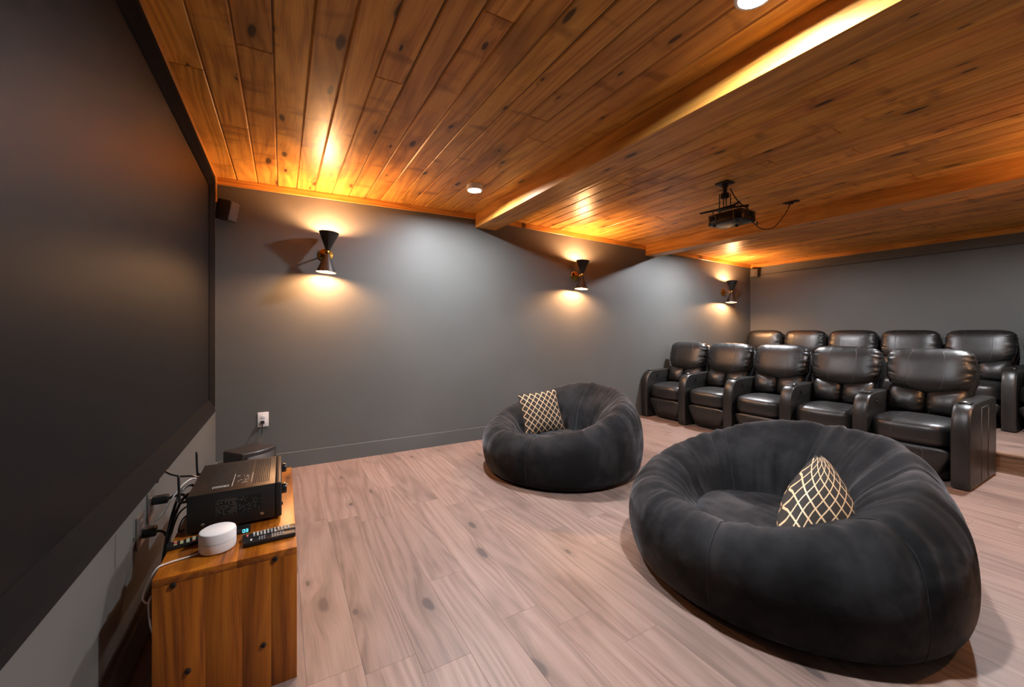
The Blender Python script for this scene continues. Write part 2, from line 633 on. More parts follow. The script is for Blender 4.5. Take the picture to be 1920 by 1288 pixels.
def plank_geo(w, l, t, c, up=True):
    """a board: show face up (or down) with chamfered long and short edges; local y along the board"""
    s = 1 if up else -1
    hw, hl = w / 2, l / 2
    v = [(-hw, -hl, 0), (hw, -hl, 0), (hw, hl, 0), (-hw, hl, 0),
         (-hw, -hl, s * (t - c)), (hw, -hl, s * (t - c)), (hw, hl, s * (t - c)), (-hw, hl, s * (t - c)),
         (-hw + c, -hl + c * 0.6, s * t), (hw - c, -hl + c * 0.6, s * t), (hw - c, hl - c * 0.6, s * t), (-hw + c, hl - c * 0.6, s * t)]
    f = [(0, 3, 2, 1), (0, 1, 5, 4), (1, 2, 6, 5), (2, 3, 7, 6), (3, 0, 4, 7),
         (4, 5, 9, 8), (5, 6, 10, 9), (6, 7, 11, 10), (7, 4, 8, 11), (8, 9, 10, 11)]
    if not up:
        f = [q[::-1] for q in f]
    return v, f


_pm = {}


def plank(parent, x, y, z, w, l, t, c, mat, up=True, tilt=0.0):
    key = (round(w, 3), round(l, 3), t, c, mat.name, up)
    if key not in _pm:
        v, f = plank_geo(w, l, t, c, up)
        me = bpy.data.meshes.new('plank')
        me.from_pydata(v, [], f)
        me.update()
        me.materials.append(mat)
        _pm[key] = me
    o = bpy.data.objects.new('plank', _pm[key])
    o.location = (x, y, z)
    o.rotation_euler = (0, tilt, 0)
    return link(o, parent)


# ---- floor of staggered planks
floor = struct(box('floor', (0.0, YN, -0.1), (L, D, -0.012), M_sub), 'pale pinkish brown laminate plank floor')
rf = random.Random(11)


def lay_floor(parent, x0, x1, y0, y1, z, pw, pl):
    n = round((x1 - x0) / pw)
    pw = (x1 - x0) / n
    for i in range(n):
        y = y0 - rf.uniform(0.05, 1.0) * pl
        while y < y1 - 0.001:
            a, b = max(y, y0), min(y + pl, y1)
            if b - a > 0.02:
                plank(parent, x0 + (i + 0.5) * pw, (a + b) / 2, z - 0.012, pw - 0.0003, round(b - a, 3) - 0.0003, 0.012, 0.0006, M_floor)
            y += pl


lay_floor(floor, 0.0, STEP_X, YN, D, 0.0, 0.178, 1.28)

platform = struct(box('seating_platform', (STEP_X + 0.02, YN, -0.011), (L, D, STEP_Z - 0.012), M_sub), 'low platform under the upper recliner row')
box('riser_board', (STEP_X, YN, 0.0005), (STEP_X + 0.02, D, STEP_Z - 0.022), M_step, platform)
nv = box('nosing', (STEP_X - 0.012, YN, STEP_Z - 0.022), (STEP_X + 0.052, D, STEP_Z + 0.001), M_step, platform, bevel=0.005)
lay_floor(platform, STEP_X + 0.052, L, YN, D, STEP_Z, 0.178, 1.28)

# ---- ceiling boards between the beams
ceiling = struct(box('ceiling', (0.0, YN, 2.515), (L, D, ZT), M_groove), 'lacquered knotty pine board ceiling')
rc = random.Random(5)
# butt joints told apart in the photograph: (section, strip) -> y of the joint
JOINTS = {(0, 4): [], (0, 6): [2.05], (0, 8): [1.42], (0, 12): [2.0], (1, 3): [2.5], (1, 6): [1.15], (1, 7): [1.6], (1, 9): [1.2]}
for si, (x0, z0, x1, z1) in enumerate(SECTIONS):
    n = round((x1 - x0) / 0.1435)
    w = (x1 - x0) / n
    tilt = -math.atan2(z1 - z0, x1 - x0)
    # dark backing that shows in the grooves
    mesh_obj('backing', [(x0, YN, z0 + 0.006), (x1, YN, z1 + 0.006), (x1, D, z1 + 0.006), (x0, D, z0 + 0.006),
                         (x0, YN, 2.515), (x1, YN, 2.515), (x1, D, 2.515), (x0, D, 2.515)],
             [(0, 1, 2, 3), (4, 7, 6, 5), (0, 4, 5, 1), (1, 5, 6, 2), (2, 6, 7, 3), (3, 7, 4, 0)], M_groove, ceiling)
    for i in range(n):
        xc = x0 + (i + 0.5) * w
        zc = z0 + (z1 - z0) * (i + 0.5) / n
        js = JOINTS.get((si, i))
        if js is None:
            js = [] if rc.random() < 0.45 else [rc.uniform(YN + 0.5, D - 0.8)]
        ys = [YN] + sorted(js) + [D]
        for a, b in zip(ys[:-1], ys[1:]):
            plank(ceiling, xc, (a + b) / 2, zc + 0.016 + rc.uniform(-0.0012, 0.0012), w - 0.0012, round(b - a, 3) - 0.001, 0.016, 0.0070, M_pine,
                  up=False, tilt=tilt)

# ---- beams: boxed in with boards
for k, (x0, x1, zb, zt) in enumerate(BEAMS):
    b = empty('ceiling_beam', ((x0 + x1) / 2, (YN + D) / 2, zb))
    struct(b, ['boxed pine beam nearer the screen', 'boxed pine beam nearer the recliners'][k])
    hw, hl = (x1 - x0) / 2, (D - YN) / 2 - 0.002
    box('side_board', (-hw, -hl, 0.0), (-hw + 0.02, hl, zt - zb), M_pine_y, b, bevel=0.0015, seg=1, smooth=False)
    box('side_board', (hw - 0.02, -hl, 0.0), (hw, hl, zt - zb), M_pine_y, b, bevel=0.0015, seg=1, smooth=False)
    box('bottom_board', (-hw + 0.02, -hl, 0.002), (hw - 0.02, hl, 0.022), M_pine_y, b, bevel=0.0015, seg=1, smooth=False)

# ---- crown trim
TH, TW = 0.058, 0.014
tn = 1


def trim_obj(v, mat, label):
    global tn
    f = [(0, 1, 2, 3), (4, 7, 6, 5), (0, 4, 5, 1), (1, 5, 6, 2), (2, 6, 7, 3), (3, 7, 4, 0)]
    cx = sum((Vector(p) for p in v), Vector()) / 8
    o = mesh_obj('trim_%d' % tn, [Vector(p) - cx for p in v], f, mat, loc=cx)
    bm = bmesh.new(); bm.from_mesh(o.data); bmesh.ops.recalc_face_normals(bm, faces=bm.faces)
    bmesh.ops.bevel(bm, geom=list(bm.edges), offset=0.002, segments=1, affect='EDGES'); bm.to_mesh(o.data); bm.free()
    tn += 1
    return struct(o, label)


for (x0, z0, x1, z1), nm in zip(SECTIONS, ('nearest the screen', 'between the two beams', 'above the rear sconce')):
    for (ya, yb), sd in (((D - TW, D - 0.0005), 'sconce wall'), ((YN + 0.0005, YN + TW), 'viewer side wall')):
        xa = x0 + (0.0 if x0 else 0.001)
        trim_obj([(xa, ya, z0 - TH), (x1 - 0.001, ya, z1 - TH), (x1 - 0.001, yb, z1 - TH), (xa, yb, z0 - TH),
                  (xa, ya, z0 - 0.001), (x1 - 0.001, ya, z1 - 0.001), (x1 - 0.001, yb, z1 - 0.001), (xa, yb, z0 - 0.001)], M_pine_x,
                 'pine crown trim on the %s, %s' % (sd, nm))
z0 = SECTIONS[0][1]
trim_obj([(0.0005, YN + TW, z0 - TH), (TW, YN + TW, z0 - TH), (TW, D - TW, z0 - TH), (0.0005, D - TW, z0 - TH),
          (0.0005, YN + TW, z0 - 0.001), (TW, YN + TW, z0 - 0.001), (TW, D - TW, z0 - 0.001), (0.0005, D - TW, z0 - 0.001)], M_pine_y,
         'pine crown trim above the dark screen')
z1 = SECTIONS[2][3]
trim_obj([(L - TW, YN + TW, z1 - 0.065), (L - 0.0005, YN + TW, z1 - 0.065), (L - 0.0005, D - TW, z1 - 0.065), (L - TW, D - TW, z1 - 0.065),
          (L - TW, YN + TW, z1 - 0.001), (L - 0.0005, YN + TW, z1 - 0.001), (L - 0.0005, D - TW, z1 - 0.001), (L - TW, D - TW, z1 - 0.001)], M_pine_y,
         'pine crown trim on the rear wall')
trim_obj([(0.0005, 3.968, 2.24), (0.012, 3.968, 2.24), (0.012, 3.984, 2.24), (0.0005, 3.984, 2.24),
          (0.0005, 3.968, 2.387), (0.012, 3.968, 2.387), (0.012, 3.984, 2.387), (0.0005, 3.984, 2.387)], M_pine_y,
         'short pale upright batten in the corner above the small speaker')

# ---- baseboards (flat top ledge catches the light)
BH, BT = 0.138, 0.015
for nm, lo, hi in (('baseboard_sconce_side', (0.0, D - BT, 0.0), (STEP_X, D, BH)),
                   ('baseboard_platform', (STEP_X + 0.06, D - BT, STEP_Z), (L - BT, D, STEP_Z + BH)),
                   ('baseboard_screen_side', (0.0, YN, 0.0), (BT, D - BT, BH)),
                   ('baseboard_rear', (L - BT, YN, STEP_Z), (L, D, STEP_Z + BH))):
    struct(box(nm, lo, hi, M_base, bevel=0.0012, seg=1, smooth=False), 'charcoal baseboard')


# ================================================================== recessed lamps
def recessed(x, y, z, label):
    r = empty('recessed_light', (x, y, z))
    tag(r, label, 'ceiling light', 'recessed lamps in the ceiling')
    lathe('trim_ring', [(0.053, 0.004), (0.053, -0.004), (0.057, -0.0065), (0.067, -0.006), (0.070, -0.002), (0.070, 0.055), (0.052, 0.055)], M_white, r, 28)
    lathe('diffuser', [(0.0, 0.0), (0.0525, 0.0), (0.0525, 0.006), (0.0, 0.006)], M_diff, r, 20, angle=60)
    return r


recessed(1.935, 3.20, 2.440, 'bright round recessed ceiling lamp close to the sconce wall')
recessed(1.99, 0.83, 2.448, 'round recessed ceiling lamp at the top edge of the picture')
recessed(5.50, 3.20, 2.398, 'round recessed lamp hidden above the front recliner row by the sconce wall')
recessed(5.50, 0.83, 2.398, 'round recessed lamp hidden above the near end of the recliner rows')


# ================================================================== sconces
def sconce(x, z, label, ywall=D, s=-1):
    """s: which way the arm leaves the wall along y"""
    r = empty('wall_sconce', (x, ywall, z))
    tag(r, label, 'wall lamp', 'hourglass wall sconces')
    ax = Vector((0, s, 0))
    pl = lathe('wall_plate', [(0.0, 0.0005), (0.060, 0.0005), (0.060, 0.010), (0.056, 0.014), (0.030, 0.018), (0.012, 0.024), (0.0, 0.024)], M_brass, r, 28, ax)
    tube('arm', [(0, s * 0.02, 0), (0, s * 0.145, 0)], 0.0065, M_brass, r, 10, smooth_path=False)
    tl = math.radians(4.0)
    A = Vector((math.sin(tl), 0, math.cos(tl)))
    o = Vector((0, s * 0.15, 0))
    lathe('knuckle', [(0.0, -0.014), (0.016, -0.014), (0.018, -0.008), (0.018, 0.008), (0.016, 0.014), (0.0, 0.014)], M_brass, r, 18, A, o)
    for sg, nm in ((1, 'upper_shade'), (-1, 'lower_shade')):
        h = 0.163
        prof = [(0.015, 0.013), (0.082, 0.013 + h), (0.0805, 0.013 + h + 0.0008)]
        inn = [(0.0805, 0.013 + h + 0.0008), (0.0795, 0.013 + h), (0.016, 0.022), (0.0, 0.022)]
        sh = lathe(nm, prof, M_shade, r, 36, A * sg, o, 30)
        lathe('inner_lining', inn, M_shade_in, sh, 30, A * sg, o, 30)
        bl = lathe('bulb', [(0.0, 0.128), (0.010, 0.129), (0.019, 0.136), (0.024, 0.147), (0.022, 0.159), (0.014, 0.167), (0.0, 0.170)], M_bulb, sh, 12, A * sg, o, 60)
        lathe('socket', [(0.0, 0.022), (0.013, 0.022), (0.013, 0.128), (0.0, 0.128)], M_white, sh, 12, A * sg, o, 30)
    return r


sconce(0.815, 1.892, 'black hourglass sconce closest to the dark screen')
sconce(3.695, 1.898, 'black hourglass sconce on the wall stretch between the two beams')
sconce(6.843, 1.845, 'black hourglass sconce above the recliners by the rear corner')
sconce(4.6, 1.89, 'black hourglass sconce on the viewer side wall', YN, 1)


# ================================================================== projection screen
def make_screen():
    y0, y1, z0, z1 = 0.52, 3.62, 0.603, 2.334
    r = empty('projection_screen', (0.0, (y0 + y1) / 2, z0))
    tag(r, 'huge dark projection screen in a black velvet frame', 'screen')
    cy = (y0 + y1) / 2
    fw = 0.104
    box('screen_panel', (0.004, y0 - cy + fw - 0.01, fw - 0.01), (0.017, y1 - cy - fw + 0.01, z1 - z0 - fw + 0.01), M_screen, r)
    # bevelled rail profile: (distance from the outer edge, height off the wall)
    prof = [(0.0, 0.003), (0.0, 0.034), (0.006, 0.044), (0.045, 0.048), (0.052, 0.046), (0.098, 0.024), (0.104, 0.018), (0.104, 0.003)]
    H, W = z1 - z0, y1 - y0

    def rail(a, b, inward, name='frame_rail'):
        a, b, inward = Vector(a), Vector(b), Vector(inward)
        dirn = (b - a).normalized()
        v, f = [], []
        for end, sgn in ((a, 1), (b, -1)):
            for d, x in prof:
                v.append(end + inward * d + dirn * (sgn * d) + Vector((x, 0, 0)))
        n = len(prof)
        for i in range(n - 1):
            f.append((i, i + 1, n + i + 1, n + i))
        f.append(tuple(range(n)))
        f.append(tuple(range(2 * n - 1, n - 1, -1)))
        bm = bmesh.new()
        vv = [bm.verts.new(p) for p in v]
        for q in f:
            bm.faces.new([vv[i] for i in q])
        return bm_obj(name, bm, M_velvet_frame, r)
    h = W / 2
    bot = rail((0, -h, 0), (0, h, 0), (0, 0, 1))
    rail((0, -h, H), (0, h, H), (0, 0, -1))
    rail((0, -h, 0), (0, -h, H), (0, 1, 0))
    rail((0, h, 0), (0, h, H), (0, -1, 0))
    lathe('corner_screw', [(0.0, 0.0), (0.007, 0.0), (0.006, 0.003), (0.0, 0.004)], M_chrome, bot, 12, (1, 0, 0), (0.047, h - 0.045, 0.045))
    return r


make_screen()

# ================================================================== media cabinet
CX0, CX1, CY0, CY1, CZ = 0.130, 0.512, 1.568, 2.50, 0.452


def make_cabinet():
    r = empty('media_cabinet', ((CX0 + CX1) / 2, (CY0 + CY1) / 2, 0))
    tag(r, 'low reddish wooden media cabinet under the dark screen', 'cabinet')
    hx, hy, t = (CX1 - CX0) / 2, (CY1 - CY0) / 2, 0.024

    def board(nm, lo, hi, mat, bev=0.0022):
        c = (Vector(lo) + Vector(hi)) / 2
        bm = bmesh.new()
        add_box(bm, Vector(lo) - c, Vector(hi) - c, bev, 2)
        return bm_obj(nm, bm, mat, r, smooth=True, loc=c, angle=40)
    xs = [-hx, 0.02, hx]
    for a, b in zip(xs[:-1], xs[1:]):
        board('top_board', (a, -hy, CZ - t), (b, hy, CZ), M_teak_y)
    xs = [-hx, -0.062, 0.034, 0.115, hx]
    for s in (-1, 1):
        for a, b in zip(xs[:-1], xs[1:]):
            lo_y, hi_y = (-hy, -hy + t) if s < 0 else (hy - t, hy)
            board('end_board', (a, lo_y, 0.0), (b, hi_y, CZ - t), M_teak_z, 0.0012)
    board('shelf', (-hx + 0.004, -hy + t, 0.20), (hx - 0.01, hy - t, 0.22), M_teak_y)
    board('bottom_board', (-hx + 0.004, -hy + t, 0.04), (hx - 0.01, hy - t, 0.06), M_teak_y)
    for (x, z) in ((0.180, 0.424), (0.447, 0.428), (0.413, 0.150), (0.215, 0.148)):
        lathe('bolt', [(0.0, 0.0), (0.0085, 0.0), (0.0085, 0.003), (0.006, 0.0048), (0.003, 0.0050), (0.0028, 0.003), (0.0, 0.003)], M_bolt, r, 14,
              (0, -1, 0), (x - (CX0 + CX1) / 2, -hy, z))


make_cabinet()


# ---- receiver
def make_receiver():
    x0, x1, y0, y1, z0, z1 = 0.168, 0.444, 1.836, 2.230, CZ + 0.012, 0.597
    r = empty('av_receiver', ((x0 + x1) / 2, (y0 + y1) / 2, CZ))
    tag(r, 'black audio video receiver with perforated top on the wooden cabinet', 'receiver')
    ox, oy, oz = (x0 + x1) / 2, (y0 + y1) / 2, CZ

    def T(x, y, z):
        return (x - ox, y - oy, z - oz)
    case = box('case', T(x0, y0, z0), T(x1, y1, z1), M_receiver, r, bevel=0.002)
    fp = box('front_panel', T(x1, y0 - 0.003, z0 - 0.002), T(x1 + 0.022, y1 + 0.003, z1 + 0.001), M_black, r, bevel=0.006, seg=3)
    for yy in (y0 + 0.055, y1 - 0.055):
        lathe('volume_knob', [(0.0, 0.0), (0.021, 0.0), (0.021, 0.014), (0.019, 0.018), (0.0, 0.018)], M_black_gloss, r, 24, (1, 0, 0), T(x1 + 0.022, yy, 0.553))
    lathe('button', [(0.0, 0.0), (0.006, 0.0), (0.006, 0.004), (0.0, 0.004)], M_black_gloss, r, 12, (1, 0, 0), T(x1 + 0.022, y0 + 0.03, 0.50))
    for xx in (x0 + 0.04, x1 - 0.03):
        for yy in (y0 + 0.05, y1 - 0.05):
            lathe('foot', [(0.0, 0.0), (0.018, 0.0), (0.020, 0.012), (0.0, 0.012)], M_black, r, 14, (0, 0, 1), T(xx, yy, CZ + 0.0002))
    # side grille: slots with bare metal glinting behind
    g, e = Geo(), Geo()
    gx0, gx1, gz0, gz1 = 0.252, 0.398, 0.508, 0.567
    g.box(T(gx0, y0 - 0.0006, gz0), T(gx1, y0 + 0.001, gz1))
    rr = random.Random(3)
    nx, nz = 26, 11
    for i in range(nx):
        for j in range(nz):
            cx = gx0 + (i + 0.5) * (gx1 - gx0) / nx
            cz = gz0 + (j + 0.5) * (gz1 - gz0) / nz
            if rr.random() < (0.75 if i < 12 else 0.3):
                e.box(T(cx - 0.0021, y0 - 0.0010, cz - 0.0008), T(cx + 0.0021, y0 - 0.0004, cz + 0.0006))
    sl = g.build('side_vent', M_slot, r)
    e.build('vent_fins', M_slot_edge, sl)
    for xx in (0.215, 0.400):
        lathe('case_screw', [(0.0, 0.0), (0.006, 0.0), (0.006, 0.002), (0.003, 0.0032), (0.0, 0.0026)], M_chrome, r, 12, (0, -1, 0), T(xx, y0 + 0.0003, 0.487))
    # top: banks of slots and printing
    g, p = Geo(), Geo()
    zt = z1
    for (bx0, bx1, by0, by1, nx, ny) in ((0.226, 0.296, 1.875, 2.20, 10, 26), (0.302, 0.356, 1.95, 2.20, 7, 20), (0.366, 0.424, 1.872, 2.205, 9, 27)):
        for i in range(nx):
            for j in range(ny):
                cx = bx0 + (i + 0.5) * (bx1 - bx0) / nx
                cy = by0 + (j + 0.5) * (by1 - by0) / ny
                g.box(T(cx - 0.0018, cy - 0.0042, zt - 0.001), T(cx + 0.0018, cy + 0.0042, zt + 0.0004))
    g.build('top_vent', M_slot, r)
    for (xx, ya, yb) in ((0.2985, 1.88, 2.03), (0.361, 1.90, 2.02)):
        p.box(T(xx - 0.0008, ya, zt), T(xx + 0.0008, yb, zt + 0.0007))
    for k in range(18):
        a, b = rr.uniform(0.306, 0.345), rr.uniform(1.90, 2.02)
        p.box(T(a, b, zt), T(a + rr.uniform(0.003, 0.009), b + 0.0022, zt + 0.0007))
    for k in range(3):
        for q in range(9):
            p.box(T(0.236 + q * 0.006, 1.886 + k * 0.008, zt), T(0.240 + q * 0.006, 1.889 + k * 0.008, zt + 0.0007))
    p.build('printed_marks', M_print, r)
    for yy, zb in ((1.862, 0.573), (2.215, 0.566)):
        an = tube('antenna', [T(x0 - 0.002, yy, zb), T(x0 - 0.018, yy, zb), T(x0 - 0.024, yy, zb + 0.006), T(x0 - 0.027, yy, zb + 0.10)], lambda t: 0.0052 - 0.0012 * t, M_black, r, 8, 6)


make_receiver()


# ---- small items on the cabinet
def make_puck():
    r = empty('wifi_router', (0.276, 1.690, CZ + 0.0005))
    tag(r, 'white round puck router on the wooden cabinet', 'router')
    lathe('lower_shell', [(0.0, 0.0), (0.046, 0.0), (0.051, 0.004), (0.053, 0.012), (0.053, 0.0335), (0.0, 0.0335)], M_white, r, 48)
    lathe('light_ring', [(0.0, 0.0335), (0.0518, 0.0335), (0.0518, 0.0352), (0.0, 0.0352)], M_grey_ring, r, 48)
    lathe('upper_shell', [(0.0, 0.0352), (0.053, 0.0352), (0.053, 0.060), (0.051, 0.066), (0.046, 0.0690), (0.0, 0.0690)], M_white, r, 48)


make_puck()


def remote(loc, rot, ln, w, h, label, keys, rot_x=0.0):
    r = empty('remote_control', loc, (rot_x, 0, rot))
    tag(r, label, 'remote control')
    box('body', (-ln / 2, -w / 2, 0), (ln / 2, w / 2, h), M_black, r, bevel=0.004, seg=2)
    rr = random.Random(len(label))
    for (u0, u1, nu, nv, mats) in keys:
        for i in range(nu):
            for j in range(nv):
                x = -ln / 2 + ln * (u0 + (u1 - u0) * (i + 0.5) / nu)
                y = -w / 2 + w * (j + 0.75) / (nv + 0.5)
                k = Geo()
                sx, sy = ln * (u1 - u0) / nu * 0.27, w / (nv + 0.5) * 0.27
                k.box((x - sx, y - sy, h - 0.0005), (x + sx, y + sy, h + 0.0018))
                k.build('key', mats[rr.randrange(len(mats))], r)
    return r


remote((0.428, 1.706, CZ + 0.0005), math.radians(3), 0.165, 0.040, 0.015, 'black remote with many white keys, the one behind of the two lying side by side',
       [(0.06, 0.12, 1, 1, [M_key_r]), (0.18, 0.90, 11, 4, [M_key_w, M_key_d, M_key_w])])
remote((0.430, 1.662, CZ + 0.0005), math.radians(1), 0.160, 0.036, 0.016, 'black remote with few grey keys at the cabinet end beside the white puck',
       [(0.12, 0.18, 1, 1, [M_key_w]), (0.28, 0.42, 3, 2, [M_key_d]), (0.52, 0.78, 5, 3, [M_key_d])])
remote((0.188, 1.775, CZ + 0.0005), math.radians(8), 0.125, 0.040, 0.014, 'black remote with coloured keys lying between white puck and wall',
       [(0.12, 0.92, 6, 4, [M_key_w, M_key_g, M_key_r, M_key_g])])


def make_gadget():
    r = empty('display_box', (0.343, 1.782, CZ + 0.0005), (0, 0, math.radians(4)))
    tag(r, 'tiny black box with blue digital display beside the white puck', 'gadget')
    box('body', (-0.022, -0.018, 0), (0.022, 0.018, 0.020), M_black, r, bevel=0.003)
    # two seven-segment digits on the slanting face: 0 and 3
    segs = {'0': 'abcdef', '3': 'abgcd'}
    pos = {'a': (0, 1, 1, 0), 'g': (0, .5, 1, 0), 'd': (0, 0, 1, 0), 'f': (0, .5, 0, 1), 'e': (0, 0, 0, 1), 'b': (1, .5, 0, 1), 'c': (1, 0, 0, 1)}
    g = Geo()
    for k, ch in enumerate('03'):
        bx = -0.002 + k * 0.0095
        for s_ in segs[ch]:
            x, z, hz, vt = pos[s_]
            X, Z = bx + x * 0.006, 0.005 + z * 0.010
            if hz:
                g.box((X, -0.0188, Z - 0.0007), (X + 0.006, -0.0178, Z + 0.0007))
            else:
                g.box((X - 0.0007, -0.0188, Z), (X + 0.0007, -0.0178, Z + 0.005))
    g.build('digits', M_cyan, r)


make_gadget()


# ---- wall outlets behind the cabinet
def outlet(name, loc, axis, w, h, label, plate_mat, gang=1, plug=False):
    """axis 'x': on the screen wall facing +x; 'y': on the sconce wall facing -y"""
    r = empty(name, loc, (0, 0, 0) if axis == 'y' else (0, 0, PI / 2))
    tag(r, label, 'outlet')
    box('cover_plate', (-w / 2, -0.0065, -h / 2), (w / 2, -0.0003, h / 2), plate_mat, r, bevel=0.003)
    for g in range(gang):
        ox = (g - (gang - 1) / 2) * 0.046
        for dz in (-0.020, 0.020):
            rc_ = box('receptacle', (ox - 0.0165, -0.0085, dz - 0.0145), (ox + 0.0165, -0.006, dz + 0.0145), plate_mat, r, bevel=0.0012)
            sl = Geo()
            sl.box((ox - 0.0075, -0.0088, dz - 0.002), (ox - 0.0055, -0.0082, dz + 0.008))
            sl.box((ox + 0.0055, -0.0088, dz - 0.002), (ox + 0.0075, -0.0082, dz + 0.006))
            sl.box((ox - 0.002, -0.0088, dz - 0.010), (ox + 0.002, -0.0082, dz - 0.006))
            sl.build('slots', M_slot, rc_)
    return r


outlet('wall_outlet', (0.328, D, 0.447), 'y', 0.080, 0.124, 'white power outlet on the sconce wall above the subwoofer', M_white)
outlet('wall_outlet', (0.0, 2.008, 0.447), 'x', 0.092, 0.122, 'dark steel outlet plate on the screen wall, the one nearer the white puck', M_plate)
outlet('wall_outlet', (0.0, 2.140, 0.487), 'x', 0.080, 0.122, 'dark steel outlet plate on the screen wall, the one farther from the white puck', M_plate)


def cable(name, pts, r, mat, label, plug=None, seg=8):
    e = empty(name, pts[0])
    tag(e, label, 'cable')
    o = Vector(pts[0])
    tube('cord', [Vector(p) - o for p in pts], r, mat, e, seg, 8)
    if plug:
        for lo, hi in plug:
            box('plug', Vector(lo) - o, Vector(hi) - o, mat, e, bevel=0.004)
    return e


cable('power_cord', [(0.326, 3.970, 0.425), (0.326, 3.952, 0.415), (0.322, 3.945, 0.385), (0.318, 3.935, 0.33), (0.300, 3.86, 0.25), (0.296, 3.78, 0.16), (0.29, 3.72, 0.12)], 0.0036, M_cable,
      'thin black power cord running from the white outlet to the subwoofer', plug=[((0.313, 3.962, 0.413), (0.339, 3.9912, 0.440))])
cable('power_cord', [(0.045, 2.145, 0.500), (0.085, 2.14, 0.512), (0.118, 2.13, 0.505), (0.138, 2.08, 0.44), (0.120, 2.03, 0.33), (0.09, 1.98, 0.20), (0.07, 1.95, 0.08)], 0.0055, M_cable,
      'thick black power cord plugged into the farther steel outlet', plug=[((0.009, 2.128, 0.490), (0.060, 2.160, 0.522))])
cable('power_cord', [(0.045, 2.010, 0.430), (0.072, 2.008, 0.42), (0.092, 2.00, 0.36), (0.088, 1.985, 0.25), (0.07, 1.96, 0.12), (0.06, 1.95, 0.02)], 0.0050, M_cable,
      'black power cord hanging from the nearer steel outlet', plug=[((0.009, 1.996, 0.415), (0.050, 2.026, 0.450))])
cable('speaker_cable', [(0.166, 2.06, 0.56), (0.140, 2.05, 0.575), (0.120, 2.00, 0.56), (0.105, 1.94, 0.49), (0.095, 1.90, 0.40), (0.088, 1.86, 0.28), (0.07, 1.85, 0.10)], 0.0050, M_cable,
      'thick black cable bundle arching down behind the receiver')
cable('speaker_cable', [(0.166, 2.02, 0.545), (0.146, 2.01, 0.553), (0.125, 1.97, 0.53), (0.108, 1.90, 0.46), (0.100, 1.87, 0.36), (0.092, 1.83, 0.22), (0.08, 1.83, 0.08)], 0.0050, M_cable,
      'second black cable arching down right beside the thick bundle')
cable('speaker_cable', [(0.166, 1.93, 0.53), (0.150, 1.92, 0.532), (0.130, 1.90, 0.51), (0.118, 1.86, 0.45), (0.112, 1.83, 0.38), (0.105, 1.80, 0.25)], 0.0030, M_cable,
      'thin black cable leaving the back of the receiver near the coloured remote')
cable('speaker_cable', [(0.166, 1.90, 0.515), (0.148, 1.89, 0.50), (0.138, 1.88, 0.47), (0.142, 1.885, 0.459), (0.150, 1.90, 0.4575)], 0.0026, M_cable,
      'short thin black cable curling onto the cabinet top behind the receiver')
cable('signal_cable', [(0.166, 2.12, 0.573), (0.140, 2.12, 0.590), (0.100, 2.14, 0.590), (0.060, 2.17, 0.597), (0.034, 2.19, 0.612), (0.022, 2.20, 0.598), (0.012, 2.20, 0.56)], 0.0042, M_steel,
      'ribbed grey cable running from the receiver to the screen edge')
cable('signal_cable', [(0.166, 2.08, 0.585), (0.146, 2.07, 0.594), (0.115, 2.03, 0.575), (0.070, 2.00, 0.50), (0.045, 2.00, 0.47)], 0.0022, M_white_cable,
      'thin pale cable between receiver and nearer steel outlet')
cable('white_power_cord', [(0.226, 1.672, CZ + 0.006), (0.190, 1.664, CZ + 0.0045), (0.150, 1.655, CZ + 0.004), (0.128, 1.640, CZ + 0.003), (0.112, 1.640, 0.430), (0.098, 1.650, 0.395),
                           (0.090, 1.655, 0.362), (0.098, 1.668, 0.338), (0.105, 1.680, 0.350), (0.098, 1.690, 0.330), (0.094, 1.700, 0.30), (0.096, 1.71, 0.24), (0.106, 1.715, 0.19),
                           (0.105, 1.73, 0.14), (0.09, 1.78, 0.05)], 0.0026, M_white_cable,
      'white cord running from the puck over the cabinet edge')


